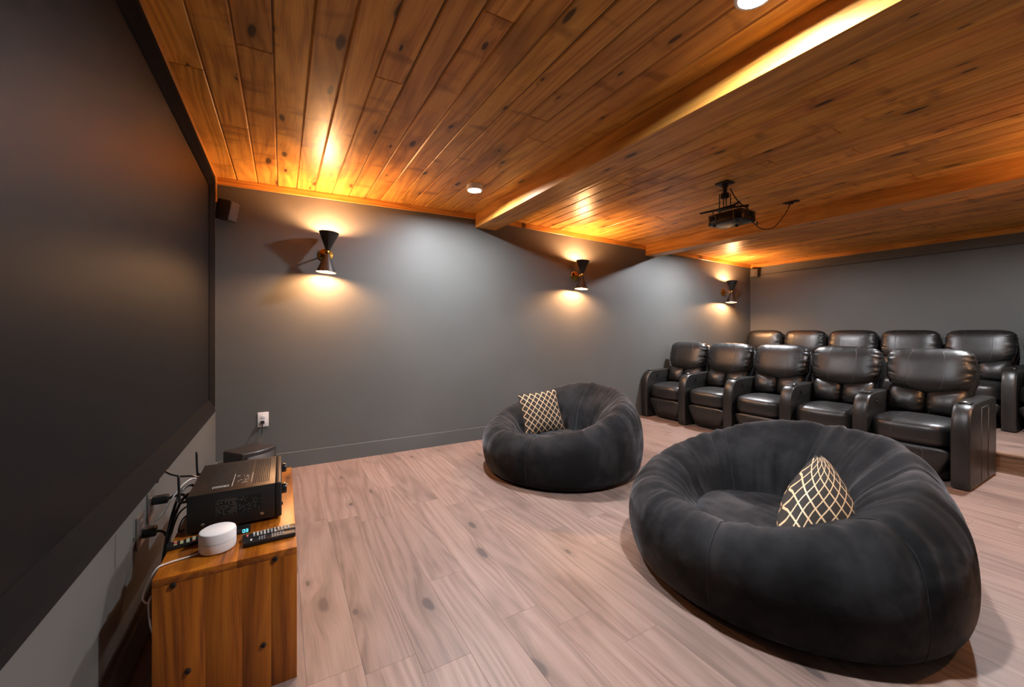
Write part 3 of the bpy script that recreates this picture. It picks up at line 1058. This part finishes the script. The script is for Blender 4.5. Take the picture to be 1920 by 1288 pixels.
# ---- subwoofer in the corner
def make_sub():
    ang = math.atan2(-0.78, 0.62)      # front faces this way
    r = empty('subwoofer', (0.262, 3.52, 0.0), (0, 0, ang))
    tag(r, 'black boxy subwoofer with bowed front in the corner beyond the cabinet', 'subwoofer')
    hx, hy, H = 0.105, 0.128, 0.336
    # shell with a bowed front, outlined from above
    def outline(e):
        pts = [(-hx - e + 0.008, -hy - e), (-hx - e, -hy - e + 0.008), (-hx - e, hy + e - 0.008), (-hx - e + 0.008, hy + e)]
        for k in range(13):
            t = k / 12
            y = (hy + e) * (1 - 2 * t)
            pts.append((hx + e + 0.032 * (1 - (y / hy) ** 2), y))
        return pts
    v, f = [], []
    levels = [(0.012, 0.0), (H - 0.006, 0.0), (H, -0.005)]
    for z, e in levels:
        v += [(x, y, z) for x, y in outline(e)]
    n = 17
    for L_ in range(len(levels) - 1):
        for i in range(n):
            j = (i + 1) % n
            f.append((L_ * n + i, L_ * n + j, (L_ + 1) * n + j, (L_ + 1) * n + i))
    f.append(tuple(range(n - 1, -1, -1)))
    f.append(tuple((len(levels) - 1) * n + i for i in range(n)))
    bm = bmesh.new()
    vv = [bm.verts.new(p) for p in v]
    for q in f:
        bm.faces.new([vv[i] for i in q])
    bm_obj('shell', bm, M_sub_top, r, smooth=True, angle=30)
    # grille recessed band over the front
    v, f = [], []
    for k in range(13):
        t = k / 12
        y = (hy - 0.014) * (1 - 2 * t)
        x = hx + 0.0025 + 0.032 * (1 - (y / hy) ** 2)
        v += [(x, y, 0.03), (x, y, H - 0.028)]
    for k in range(12):
        f.append((2 * k, 2 * k + 2, 2 * k + 3, 2 * k + 1))
    gr = mesh_obj('grille', v, f, M_black_matte, r, smooth=True)
    sm = gr.modifiers.new('thickness', 'SOLIDIFY')
    sm.thickness = 0.004
    box('chrome_accent', (hx + 0.012, -hy + 0.034, 0.20), (hx + 0.0225, -hy + 0.040, 0.31), M_chrome, r, rot=Matrix.Rotation(math.radians(-12), 3, 'X'))
    for sx in (-1, 1):
        for sy in (-1, 1):
            lathe('foot', [(0.0, 0.0), (0.014, 0.0), (0.016, 0.0125), (0.0, 0.0125)], M_black, r, 12, (0, 0, 1), (sx * 0.08, sy * 0.10, 0.0003))


make_sub()


# ---- small wall speakers
def make_speaker(loc, rot, label, dims, m_body):
    r = empty('satellite_speaker', loc, rot)
    tag(r, label, 'speaker', 'small wall speakers')
    d, w, h = dims      # front faces local +x
    bm = bmesh.new()
    vs_ = add_box(bm, (-d, -w / 2, -h / 2), (0, w / 2, h / 2), 0.004, 2)
    bm_obj('body', bm, m_body, r, smooth=True, angle=40)
    bm = bmesh.new()
    add_box(bm, (0.0, -w / 2 + 0.003, -h / 2 + 0.003), (0.012, w / 2 - 0.003, h / 2 - 0.003), 0.009, 3)
    bm_obj('grille', bm, M_grille, r, smooth=True, angle=40)
    lathe('badge', [(0.0, 0.0), (0.006, 0.0), (0.005, 0.002), (0.0, 0.0024)], M_chrome, r, 12, (1, 0, 0), (0.0122, 0, -h / 2 + 0.02))
    bk = box('bracket', (-d - 0.03, -0.012, -0.012), (-d, 0.012, 0.012), M_black, r, bevel=0.003)
    return r


make_speaker((0.128, 3.868, 2.150), (0, math.radians(12), math.radians(-33)), 'small dark speaker high in the corner beside the screen', (0.105, 0.098, 0.158), M_spk)
make_speaker((7.535, 3.872, 2.205), (0, math.radians(8), math.radians(212)), 'small grey speaker high in the rear corner above the recliners', (0.075, 0.115, 0.145), M_spk)
wire = cable('speaker_wire', [(L - 0.006, 3.93, 2.168), (L - 0.006, 3.5, 2.180), (L - 0.006, 2.0, 2.183), (L - 0.006, 0.5, 2.184), (L - 0.006, YN + 0.02, 2.184)], 0.0035, M_cable,
             'thin dark wire strung along the rear wall below the ceiling trim', seg=5)


# ================================================================== projector on its ceiling mount
def make_projector():
    px, py = 3.715, 1.965
    r = empty('projector', (px, py, 2.11))
    tag(r, 'black projector hanging from its ceiling mount facing the screen', 'projector')
    # body: front faces -x, rounded plan
    hx, hy, h = 0.115, 0.148, 0.088
    bm = bmesh.new()
    vs_ = add_box(bm, (-hx, -hy, -0.02), (hx, hy, h - 0.02), 0.0)
    es = [e for e in bm.edges if abs(e.verts[0].co.z - e.verts[1].co.z) > 0.01]
    bmesh.ops.bevel(bm, geom=es, offset=0.035, segments=5, profile=0.5, affect='EDGES')
    es = [e for e in bm.edges if abs(e.verts[0].co.z - e.verts[1].co.z) < 1e-5 and len(e.link_faces) == 2
          and abs(e.link_faces[0].normal.dot(e.link_faces[1].normal)) < 0.2]
    bmesh.ops.bevel(bm, geom=es, offset=0.010, segments=3, profile=0.5, affect='EDGES')
    bm_obj('body', bm, M_black_gloss, r, smooth=True, angle=35)
    lens = lathe('lens_barrel', [(0.034, -0.004), (0.034, 0.008), (0.030, 0.012), (0.026, 0.012), (0.022, 0.004), (0.0, 0.002)], M_steel, r, 24, (-1, 0, 0), (-hx, 0.088, 0.030))
    lathe('lens', [(0.0, 0.008), (0.012, 0.007), (0.022, 0.003)], M_black_gloss, lens, 20, (-1, 0, 0), (-hx, 0.088, 0.030))
    box('trim_line', (-hx - 0.0006, -hy + 0.060, -0.012), (-hx + 0.002, -hy + 0.063, 0.060), M_chrome, r)
    g = Geo()
    for k in range(9):
        g.box((-0.06 + k * 0.014, -hy - 0.0006, 0.0), (-0.053 + k * 0.014, -hy + 0.001, 0.05))
    g.build('side_vent', M_slot, r)
    for (x, y) in ((-0.075, -0.10), (-0.075, 0.10), (0.08, 0.0)):
        lathe('foot', [(0.0, 0.0), (0.014, 0.0), (0.012, -0.010), (0.0, -0.010)], M_black, r, 12, (0, 0, 1), (x, y, -0.02))
    # mount
    zc = 2.4548 - 2.11
    mt = box('mount_plate', (-0.055, 0.0, zc - 0.012), (0.055, 0.11, zc), M_black_matte, r, bevel=0.004)
    lathe('mount_column', [(0.0, 0.0), (0.026, 0.0), (0.026, 0.022), (0.017, 0.026), (0.017, 0.075), (0.032, 0.080), (0.034, 0.115), (0.024, 0.122), (0.0, 0.122)],
          M_black_matte, r, 18, (0, 0, -1), (0.0, 0.055, zc - 0.012))
    g = Geo()
    for (x, y) in ((-0.030, 0.025), (0.030, 0.025), (-0.030, 0.085), (0.030, 0.085)):
        g.tube([(x, y, zc - 0.095), (x, y, 0.128)], 0.0045, 6, smooth_path=False)
    g.build('adjusting_rod', M_black_matte, r)
    box('spider_plate', (-0.045, -0.035, 0.120), (0.045, 0.130, 0.130), M_black_matte, r, bevel=0.003)
    for (a, b) in (((-0.03, 0.12, 0.124), (-0.075, 0.235, 0.118)), ((0.03, 0.12, 0.124), (0.075, 0.15, 0.120)), ((-0.03, -0.03, 0.124), (-0.07, -0.11, 0.126)), ((0.03, -0.03, 0.124), (0.08, -0.10, 0.124))):
        v, f = tube_geo([Vector(a), Vector(b)], 0.0085, 4)
        mesh_obj('spider_arm', v, f, M_black_matte, r)
    for (x, y, zt) in ((-0.066, 0.118, 0.12), (0.066, 0.135, 0.12), (-0.062, -0.095, 0.125), (0.075, -0.092, 0.124)):
        tube('leg', [(x, y, zt), (x, y, h - 0.022)], 0.005, M_steel, r, 6, smooth_path=False)
    tube('mount_cord', [(0.02, 0.02, zc - 0.06), (0.0, -0.03, 0.20), (-0.02, -0.085, 0.13), (0.0, -0.125, 0.085), (0.02, -0.15, 0.045), (0.03, -0.155, 0.02)], 0.0045, M_cable, r, 6)


make_projector()
cable('hanging_cable', [(3.78, 1.835, 2.092), (3.82, 1.822, 2.068), (3.86, 1.83, 2.085), (3.90, 1.86, 2.112), (3.985, 1.90, 2.091), (4.135, 1.905, 2.088), (4.283, 1.91, 2.135), (4.46, 1.93, 2.248),
                         (4.60, 1.955, 2.345), (4.655, 1.962, 2.41), (4.66, 1.962, 2.4225)], 0.0042, M_brown_cable, 'dark cord looping from the projector to the ceiling plate')
r = empty('ceiling_plate', (4.672, 1.958, 2.4285))
tag(r, 'small dark outlet plate on the ceiling beside the projector', 'outlet')
box('cover_plate', (-0.032, -0.062, -0.006), (0.032, 0.062, 0.0015), M_black_matte, r, bevel=0.003)
box('plug', (-0.022, -0.016, -0.022), (0.010, 0.016, -0.006), M_black, r, bevel=0.004)


# ================================================================== leather recliners
PITCH, AW = 0.604, 0.104
SW = PITCH - AW


def arm_mesh(name, w):
    prof = [(0.012, 0.012), (0.004, 0.10), (0.0, 0.25), (0.002, 0.40), (0.010, 0.49), (0.028, 0.555), (0.058, 0.605), (0.098, 0.632), (0.15, 0.642),
            (0.26, 0.648), (0.45, 0.652), (0.66, 0.655), (0.735, 0.650), (0.752, 0.63), (0.755, 0.50), (0.755, 0.012)]
    pts = [Vector((p[0], 0, p[1])) for p in catmull([(a, b, 0) for a, b in prof], 3)]
    n = len(pts)
    cen = Vector((0.40, 0, 0.33))
    st = [(-0.5, 0.013), (-0.48, 0.006), (-0.43, 0.0015), (-0.3, -0.003), (0, -0.005), (0.3, -0.003), (0.43, 0.0015), (0.48, 0.006), (0.5, 0.013)]
    v, f = [], []
    for (t, ins) in st:
        for i, p in enumerate(pts):
            a, b = pts[(i - 1) % n], pts[(i + 1) % n]
            tg = (b - a).normalized()
            nr = Vector((-tg.z, 0, tg.x))         # outward for this winding
            if nr.dot(p - cen) < 0:
                nr = -nr
            q = p - nr * ins
            q.z = max(q.z, 0.008)
            v.append((q.x, t * w, q.z))
    m_ = len(st)
    for s in range(m_ - 1):
        for i in range(n):
            j = (i + 1) % n
            f.append((s * n + i, s * n + j, (s + 1) * n + j, (s + 1) * n + i))
    bm = bmesh.new()
    vv = [bm.verts.new(p) for p in v]
    for q in f:
        bm.faces.new([vv[i] for i in q])
    bm.faces.new([vv[i] for i in range(n)])
    bm.faces.new([vv[(m_ - 1) * n + i] for i in range(n)])
    return bm, pts


ARM = {}


def make_arm(parent, yc, face, outer=False):
    """arm panel centred at local y = yc; controls on the side that looks along `face`"""
    bm, pts = arm_mesh('armrest', AW)
    a = bm_obj('armrest', bm, M_leather, parent, smooth=True, loc=(0, yc, 0), angle=50)
    # piping along both edges of the front
    fr = [p for p in pts if p.x < 0.2 or p.z > 0.6]
    fr = [p for p in fr if p.x < 0.72]
    for s in (-1, 1):
        pp = [Vector((p.x + 0.004, s * (AW / 2 - 0.004), p.z - 0.004 if p.z > 0.5 else p.z)) for p in fr]
        v, f = tube_geo(pp, 0.0024, 5)
        mesh_obj('piping', v, f, M_leather_pipe, a, smooth=True)
    cp = box('cup_holder', (0.105, -0.036, 0.634), (0.205, 0.036, 0.650), M_black_gloss, a, bevel=0.006, seg=3)
    lathe('cup_well', [(0.031, 0.0), (0.033, 0.002), (0.030, 0.003), (0.027, 0.0006), (0.0, 0.0006)], M_steel, a, 24, (0, 0, 1), (0.155, 0, 0.6495))
    ctl = box('control_panel', (0.20, face * (AW / 2) - 0.002, 0.545), (0.235, face * (AW / 2) + 0.002, 0.600), M_black_gloss, a, bevel=0.0015)
    for dz in (0.556, 0.573, 0.590):
        lathe('control_button', [(0.0, 0.0), (0.005, 0.0), (0.004, 0.0022), (0.0, 0.0026)], M_steel, a, 10, (0, face, 0), (0.2175, face * (AW / 2 + 0.001), dz))
    if outer:
        yo = -AW / 2 - 0.0008
        g = Geo()
        for xx in (0.30, 0.50):
            g.tube([(xx, yo, 0.03), (xx, yo, 0.60)], 0.0022, 5, smooth_path=False)
        g.tube([(0.30, yo, 0.60), (0.50, yo, 0.607)], 0.0026, 5, smooth_path=False)
        g.build('side_stitching', M_stitch, a, smooth=True)
    return a


def f_seat(c):
    p = se(c, 0, 5.0, 4.2)
    x, y, z = p
    X = 0.315 + x * 0.300
    Y = y * (SW / 2 + 0.006)
    Z = 0.372 + z * 0.104
    k = (1 - y * y)
    if z > 0:
        Z += 0.016 * k * (1 - 0.6 * abs(x))
        Z -= 0.045 * sstep(0.15, 1.0, x)          # sinks to the back
    if x < 0:
        X -= 0.016 * k * (1 - (z * 0.8) ** 2)
    e = sstep(0.72, 1.0, abs(y))
    Z += 0.0035 * e * math.sin(X * 95 + 2.0) * (1 if z > -0.2 else 0.2)
    X += 0.0030 * e * math.sin(Z * 150) * (1 if x < 0 else 0)
    return Vector((X, Y, Z))


def f_foot(c):
    p = se(c, 0, 6.0, 3.0)
    x, y, z = p
    t = (z + 1) / 2
    hw = (0.185 + 0.060 * sstep(0.0, 0.85, t))
    X = 0.056 + x * 0.030 + 0.030 * (1 - t) - 0.010 * (1 - y * y) * (1 - z * z)
    Y = y * hw
    Z = 0.170 + z * 0.112
    e = sstep(0.75, 1.0, abs(y))
    X += 0.003 * e * math.sin(Z * 120)
    return Vector((X, Y, Z))


def f_head(c):
    p = se(c, 0, 4.6, 3.0)
    x, y, z = p
    hw = 0.280 - 0.008 * sstep(0.2, 1.0, -z)
    Y = y * hw
    zz = 0.176 * z
    if z < 0:
        zz -= 0.052 * (1 - (y * 1.02) ** 2)
    X = x * 0.078
    if x < 0:
        X -= 0.020 * (1 - y ** 4) * (1 - (z * 0.9) ** 2)
    e = sstep(0.62, 0.98, abs(y))
    wr = noise.noise(Vector((y * 2.6, z * 9.5, 3.1)))
    X += 0.021 * e * wr * (1 if x < 0 else 0.2)
    Y -= math.copysign(0.004, y) * e * math.sin(z * 26 + 3 * wr)
    eb = sstep(0.5, 1.0, abs(z)) * (1 - e)
    X += 0.006 * eb * noise.noise(Vector((y * 6, z * 2, 8.0)))
    # lean back
    a = math.radians(14)
    X2 = X * math.cos(a) + zz * math.sin(a)
    Z2 = -X * math.sin(a) * 0.6 + zz * math.cos(a)
    return Vector((0.560 + X2, Y, 0.872 + Z2))


def lumbar_fn(s):
    def f(c):
        p = se(c, 0, 4.0, 2.2)
        x, y, z = p
        hw = SW / 4 + 0.003
        Y = s * (SW / 4 + 0.002) + y * hw
        out = y * s                     # +1 at the outer side
        zz = 0.118 * z
        if z > 0:
            zz += 0.026 * z * sstep(-1.0, 1.0, out) - 0.012 * z * (1 - y * y)
        X = x * 0.070
        if x < 0:
            X -= 0.022 * (1 - y * y) * (1 - z * z)
        e = sstep(0.50, 0.97, -out) + 0.7 * sstep(0.75, 1.0, out)
        wr = noise.noise(Vector((out * 2.0, z * 6.5, 5.0 + s)))
        X += 0.019 * e * wr * (1 if x < 0 else 0)
        a = math.radians(12)
        return Vector((0.492 + X * math.cos(a) + zz * math.sin(a), Y, 0.592 + zz * math.cos(a)))
    return f


def f_shell(c):
    p = se(c, 0, 6.0, 5.0)
    x, y, z = p
    Z = 0.590 + z * 0.420
    a = (Z - 0.2) * 0.12
    return Vector((0.615 + x * 0.055 + a, y * (0.246 + 0.026 * sstep(0.66, 0.72, Z)), Z))


def f_base(c):
    p = se(c, 2, 8.0, 8.0)
    return Vector((0.38 + p.x * 0.29, p.y * (SW / 2 - 0.03), 0.145 + p.z * 0.137))


def stitches(fn, name, parent, paths, r=0.0021):
    g = Geo()
    for path in paths:
        g.tube([fn(Vector(q)) for q in path], r, 5, smooth_path=False)
    return g.build(name, M_stitch, parent, smooth=True)


def make_recliner():
    r = empty('recliner')
    hd = cushion('head_cushion', f_head, M_leather, r, 30)
    for yy in (-0.42, 0.42):
        stitches(f_head, 'stitch_line', hd, [[(-1, yy, -0.96 + 1.92 * k / 18) for k in range(19)] + [(-1 + 0.9 * k / 4, yy, 1) for k in range(5)]])
    g = Geo()
    g.tube([f_head(Vector((-0.25, math.copysign(1.0, s), -0.9 + 1.8 * k / 14))) for s in (-1,) for k in range(15)], 0.0028, 5, smooth_path=False)
    g.build('edge_piping', M_leather_pipe, hd, smooth=True)
    g = Geo()
    g.tube([f_head(Vector((-0.25, 1.0, -0.9 + 1.8 * k / 14))) for k in range(15)], 0.0028, 5, smooth_path=False)
    g.build('edge_piping', M_leather_pipe, hd, smooth=True)
    for s in (-1, 1):
        cushion('lumbar_cushion', lumbar_fn(s), M_leather, r, 16)
    st = cushion('seat_cushion', f_seat, M_leather, r, 18)
    stitches(f_seat, 'stitch_line', st, [[(0.55 - 0.1 * k, 0.35, 1) for k in range(14)][:10] + [(-1, 0.35, 0.9 - 0.3 * k) for k in range(5)]])
    ft = cushion('footrest', f_foot, M_leather, r, 12)
    for yy in (-0.40, 0.40):
        stitches(f_foot, 'stitch_line', ft, [[(-1, yy, -0.95 + 1.9 * k / 10) for k in range(11)]])
    cushion('back_shell', f_shell, M_leather, r, 12)
    cushion('base_box', f_base, M_black_matte, r, 6)
    make_arm(r, PITCH / 2, -1)
    return r


proto = make_recliner()
ends = ['the one against the sconce wall', 'second from the sconce wall', 'middle of the row of five', 'fourth from the sconce wall', 'at the open end']
ROW1X, ROW2X = 4.88, 6.868
for k in range(5):
    o = proto if k == 0 else copy_tree(proto)
    o.location = (ROW1X, 3.93 - PITCH * (k + 0.5), 0.0)
    tag(o, 'black leather recliner in the front row, ' + ends[k], 'recliner', 'front row of recliners')
    if k == 4:
        make_arm(o, -PITCH / 2, 1, outer=True)
P2 = 0.592
ends2 = ['in the corner by the rear sconce', 'second from the sconce wall', 'third from the sconce wall', 'fourth from the sconce wall',
         'fifth from the sconce wall', 'cut off by the picture edge']
for k in range(6):
    o = copy_tree(proto)
    o.location = (ROW2X, 3.945 - P2 * (k + 0.5), STEP_Z + 0.001)
    o.scale = (1, P2 / PITCH, 1)
    tag(o, 'black leather recliner in the raised back row, ' + ends2[k], 'recliner', 'back row of recliners')


# ================================================================== bean bag chairs
def make_bag(loc, back_az, label, seed, Hb=0.685, Hf=0.385, R=0.70):
    r = empty('bean_bag_chair', (loc[0], loc[1], 0.0), (0, 0, back_az))
    tag(r, label, 'bean bag', 'velvet bean bag chairs')
    NP, SUB = 280, 6
    zs = 0.262

    def prof(phi):
        k = ((1 + math.cos(phi)) / 2) ** 1.25
        H = Hf + (Hb - Hf) * k + 0.02 * noise.noise(Vector((math.cos(phi) * 1.3, math.sin(phi) * 1.3, seed)))
        s = R / 0.722
        mid = 0.20 + 0.06 * k
        th = 0.030 * k
        pts = [(0.02, 0.0), (0.30, 0.0), (0.54, 0.001), (0.668, 0.019), (0.710, 0.095), (0.722, mid), (0.705 - 0.01 * k, mid + (H - mid) * 0.50),
               (0.655 - 0.02 * k, mid + (H - mid) * 0.83), (0.570 - 0.015 * k, H), (0.475 - 0.005 * k, H - 0.020 - 0.055 * k), (0.405 - 0.02 * k, zs + (H - zs) * (0.60 - 0.05 * k)),
               (0.362 - 0.03 * k, zs + (H - zs) * 0.24), (0.335 - 0.035 * k, zs + 0.004), (0.30 - 0.03 * k, zs - 0.03)]
        return catmull([(a * s, b, 0) for a, b in pts], SUB)
    ns = len(prof(0))
    V = []

    def point(phi, P, i):
        a, z = P[i].x, P[i].y
        t = i / (ns - 1)
        # pleats run across the rim
        amp = sstep(0.36, 0.52, t) * (1 - sstep(0.86, 0.99, t))
        q = noise.noise(Vector((math.cos(phi) * 2.0, math.sin(phi) * 2.0, seed + 4.0)))
        w = noise.noise(Vector((phi * 7.5, t * 2.3, seed))) * 0.65 + noise.noise(Vector((phi * 17.0, t * 3.0, seed + 9))) * 0.35
        dsp = 0.026 * amp * w * (0.55 + 0.9 * max(q, 0))
        cn = noise.noise(Vector((phi * 9.0 + 1.5 * t, t * 2.0, seed + 21)))
        dsp -= 0.011 * amp * max(0.0, 1 - abs(cn) / 0.13) * sstep(-0.15, 0.35, noise.noise(Vector((phi * 1.9, t * 3.5, seed + 30))))
        big = 0.020 * noise.noise(Vector((math.cos(phi) * 1.7, math.sin(phi) * 1.7, t * 3 + seed))) * sstep(0.15, 0.4, t)
        # seams pull in
        gr = 0.0
        for sp in seams:
            dphi = (phi - sp + PI) % (2 * PI) - PI
            gr += math.exp(-(dphi / 0.055) ** 2)
        dsp -= 0.010 * gr * sstep(0.25, 0.4, t)
        j, l = max(i - 1, 0), min(i + 1, ns - 1)
        tx, tz = P[l].x - P[j].x, P[l].y - P[j].y
        ln = math.hypot(tx, tz) or 1
        nx, nz = tz / ln, -tx / ln
        if t < 0.12:
            dsp = big = 0
        a2, z2 = a + nx * (dsp + big), z + nz * (dsp + big)
        z2 = max(z2, 0.001 if t < 0.25 else 0.004)
        x, y = a2 * math.cos(phi), a2 * math.sin(phi)
        x -= 0.055 * sstep(0.50, 0.85, t)          # the hollow sits towards the open side
        return Vector((x, y, z2))
    rs = random.Random(int(seed * 10))
    seams = [math.radians(d + rs.uniform(-5, 5)) for d in (-155, -100, -48, 8, 62, 118)]
    F = []
    for p in range(NP):
        phi = 2 * PI * p / NP
        P = prof(phi)
        for i in range(ns):
            V.append(point(phi, P, i))
    for p in range(NP):
        q = (p + 1) % NP
        for i in range(ns - 1):
            F.append((p * ns + i, q * ns + i, q * ns + i + 1, p * ns + i + 1))
    F.append(tuple(p * ns for p in range(NP))[::-1])
    sh = mesh_obj('shell', V, F, M_velvet, r, smooth=True)
    for sp in seams:
        P = prof(sp)
        pts = [point(sp, P, i) for i in range(int(ns * 0.22), ns - 5)]
        v, f = tube_geo(pts, 0.0020, 5)
        mesh_obj('seam', v, f, M_velvet_seam, sh, smooth=True)
    # seat pad
    NR, NA = 16, 72
    V, F = [(-0.055, 0, zs + 0.030)], []
    for a in range(1, NR + 1):
        rr = a / NR
        for k in range(NA):
            ph = 2 * PI * k / NA
            kk = ((1 + math.cos(ph)) / 2) ** 1.25
            R_ = (0.352 - 0.030 * kk) * R / 0.722
            z = zs + 0.030 * (1 - rr ** 3) - 0.028 * sstep(0.86, 1.0, rr)
            x, y = rr * R_ * math.cos(ph), rr * R_ * math.sin(ph)
            z += (1 - rr ** 4) * (0.022 * noise.noise(Vector((x * 9, y * 4, seed))) + 0.012 * noise.noise(Vector((x * 22, y * 9, seed + 2))))
            V.append((x - 0.055, y, z))
    for k in range(NA):
        F.append((0, 1 + k, 1 + (k + 1) % NA))
    for a in range(NR - 1):
        for k in range(NA):
            k2 = (k + 1) % NA
            F.append((1 + a * NA + k, 1 + (a + 1) * NA + k, 1 + (a + 1) * NA + k2, 1 + a * NA + k2))
    mesh_obj('seat_pad', V, F, M_velvet, r, smooth=True)
    return r


make_bag((2.64, 2.885), math.radians(8), 'charcoal velvet bean bag near the sconce wall with an upright pillow', 1.3)
make_bag((2.66, 1.115), math.radians(-12), 'big charcoal velvet bean bag nearest the viewer with a slumped pillow', 5.7)


# ================================================================== throw pillows
def make_pillow(loc, mat3, side, thick, label, fold=None):
    N = 26
    r = empty('throw_pillow', loc)
    r.rotation_euler = mat3.to_euler()
    tag(r, label, 'pillow', 'gold lattice throw pillows')
    V, F, UV = [], [], []
    h = side / 2

    def P(u, v, s):
        k = max((1 - u * u) * (1 - v * v), 0.0)
        z = s * thick / 2 * (k ** 0.42) + 0.004 * noise.noise(Vector((u * 2.5, v * 2.5, s * 3.0))) * (k ** 0.3)
        x = u * h * (1 - 0.055 * (1 - v * v))
        y = v * h * (1 - 0.055 * (1 - u * u))
        p = Vector((x, y, z))
        return fold(p, u, v) if fold else p
    for s in (1, -1):
        b = len(V)
        for i in range(N + 1):
            for j in range(N + 1):
                u, v = -1 + 2 * i / N, -1 + 2 * j / N
                V.append(P(u, v, s))
                UV.append((u / 2 + 0.5, v / 2 + 0.5))
        for i in range(N):
            for j in range(N):
                q = (b + i * (N + 1) + j, b + (i + 1) * (N + 1) + j, b + (i + 1) * (N + 1) + j + 1, b + i * (N + 1) + j + 1)
                F.append(q if s > 0 else q[::-1])
    o = mesh_obj('cover', V, F, M_lattice, r, smooth=True)
    uvl = o.data.uv_layers.new(name='UVMap')
    for lp in o.data.loops:
        uvl.data[lp.index].uv = UV[lp.vertex_index]
    ring = [P(-1 + 2 * k / N, -1, 0) for k in range(N)] + [P(1, -1 + 2 * k / N, 0) for k in range(N)] + [P(1 - 2 * k / N, 1, 0) for k in range(N)] + [P(-1, 1 - 2 * k / N, 0) for k in range(N)]
    v, f = tube_geo(ring, 0.003, 5, True)
    mesh_obj('edge_seam', v, f, M_lattice, r, smooth=True)
    return r


def frame(xa, za):
    """rotation whose local z is za (face) and local x close to xa"""
    z = Vector(za).normalized()
    x = Vector(xa)
    x = (x - z * x.dot(z)).normalized()
    y = z.cross(x)
    return Matrix((x, y, z)).transposed()


make_pillow((2.545, 3.055, 0.452), frame((0.985, -0.12, 0.06), (-0.22, -0.90, 0.36)), 0.385, 0.11, 'square gold lattice pillow standing upright in the farther bean bag')


def slump(p, u, v):
    # the top is scrunched together, one lower corner turns over
    t = (v + 1) / 2
    w = 1.0 - 0.95 * t ** 1.7
    q = Vector((p.x * w + 0.185 * t - 0.020, p.y * 0.86, p.z * (1.0 - 0.35 * t) + 0.03 * (1 - u * u) * (1 - t)))
    k = sstep(0.25, 1.0, (-v - u) / 2)
    q += Vector((0.035 * k, -0.035 * k, 0.05 * k))
    return q


make_pillow((2.478, 0.915, 0.440), frame((0.36, -0.20, 0.0), (-0.50, -0.70, 0.50)), 0.44, 0.21, 'slumped gold lattice pillow lying in the nearest bean bag', slump)
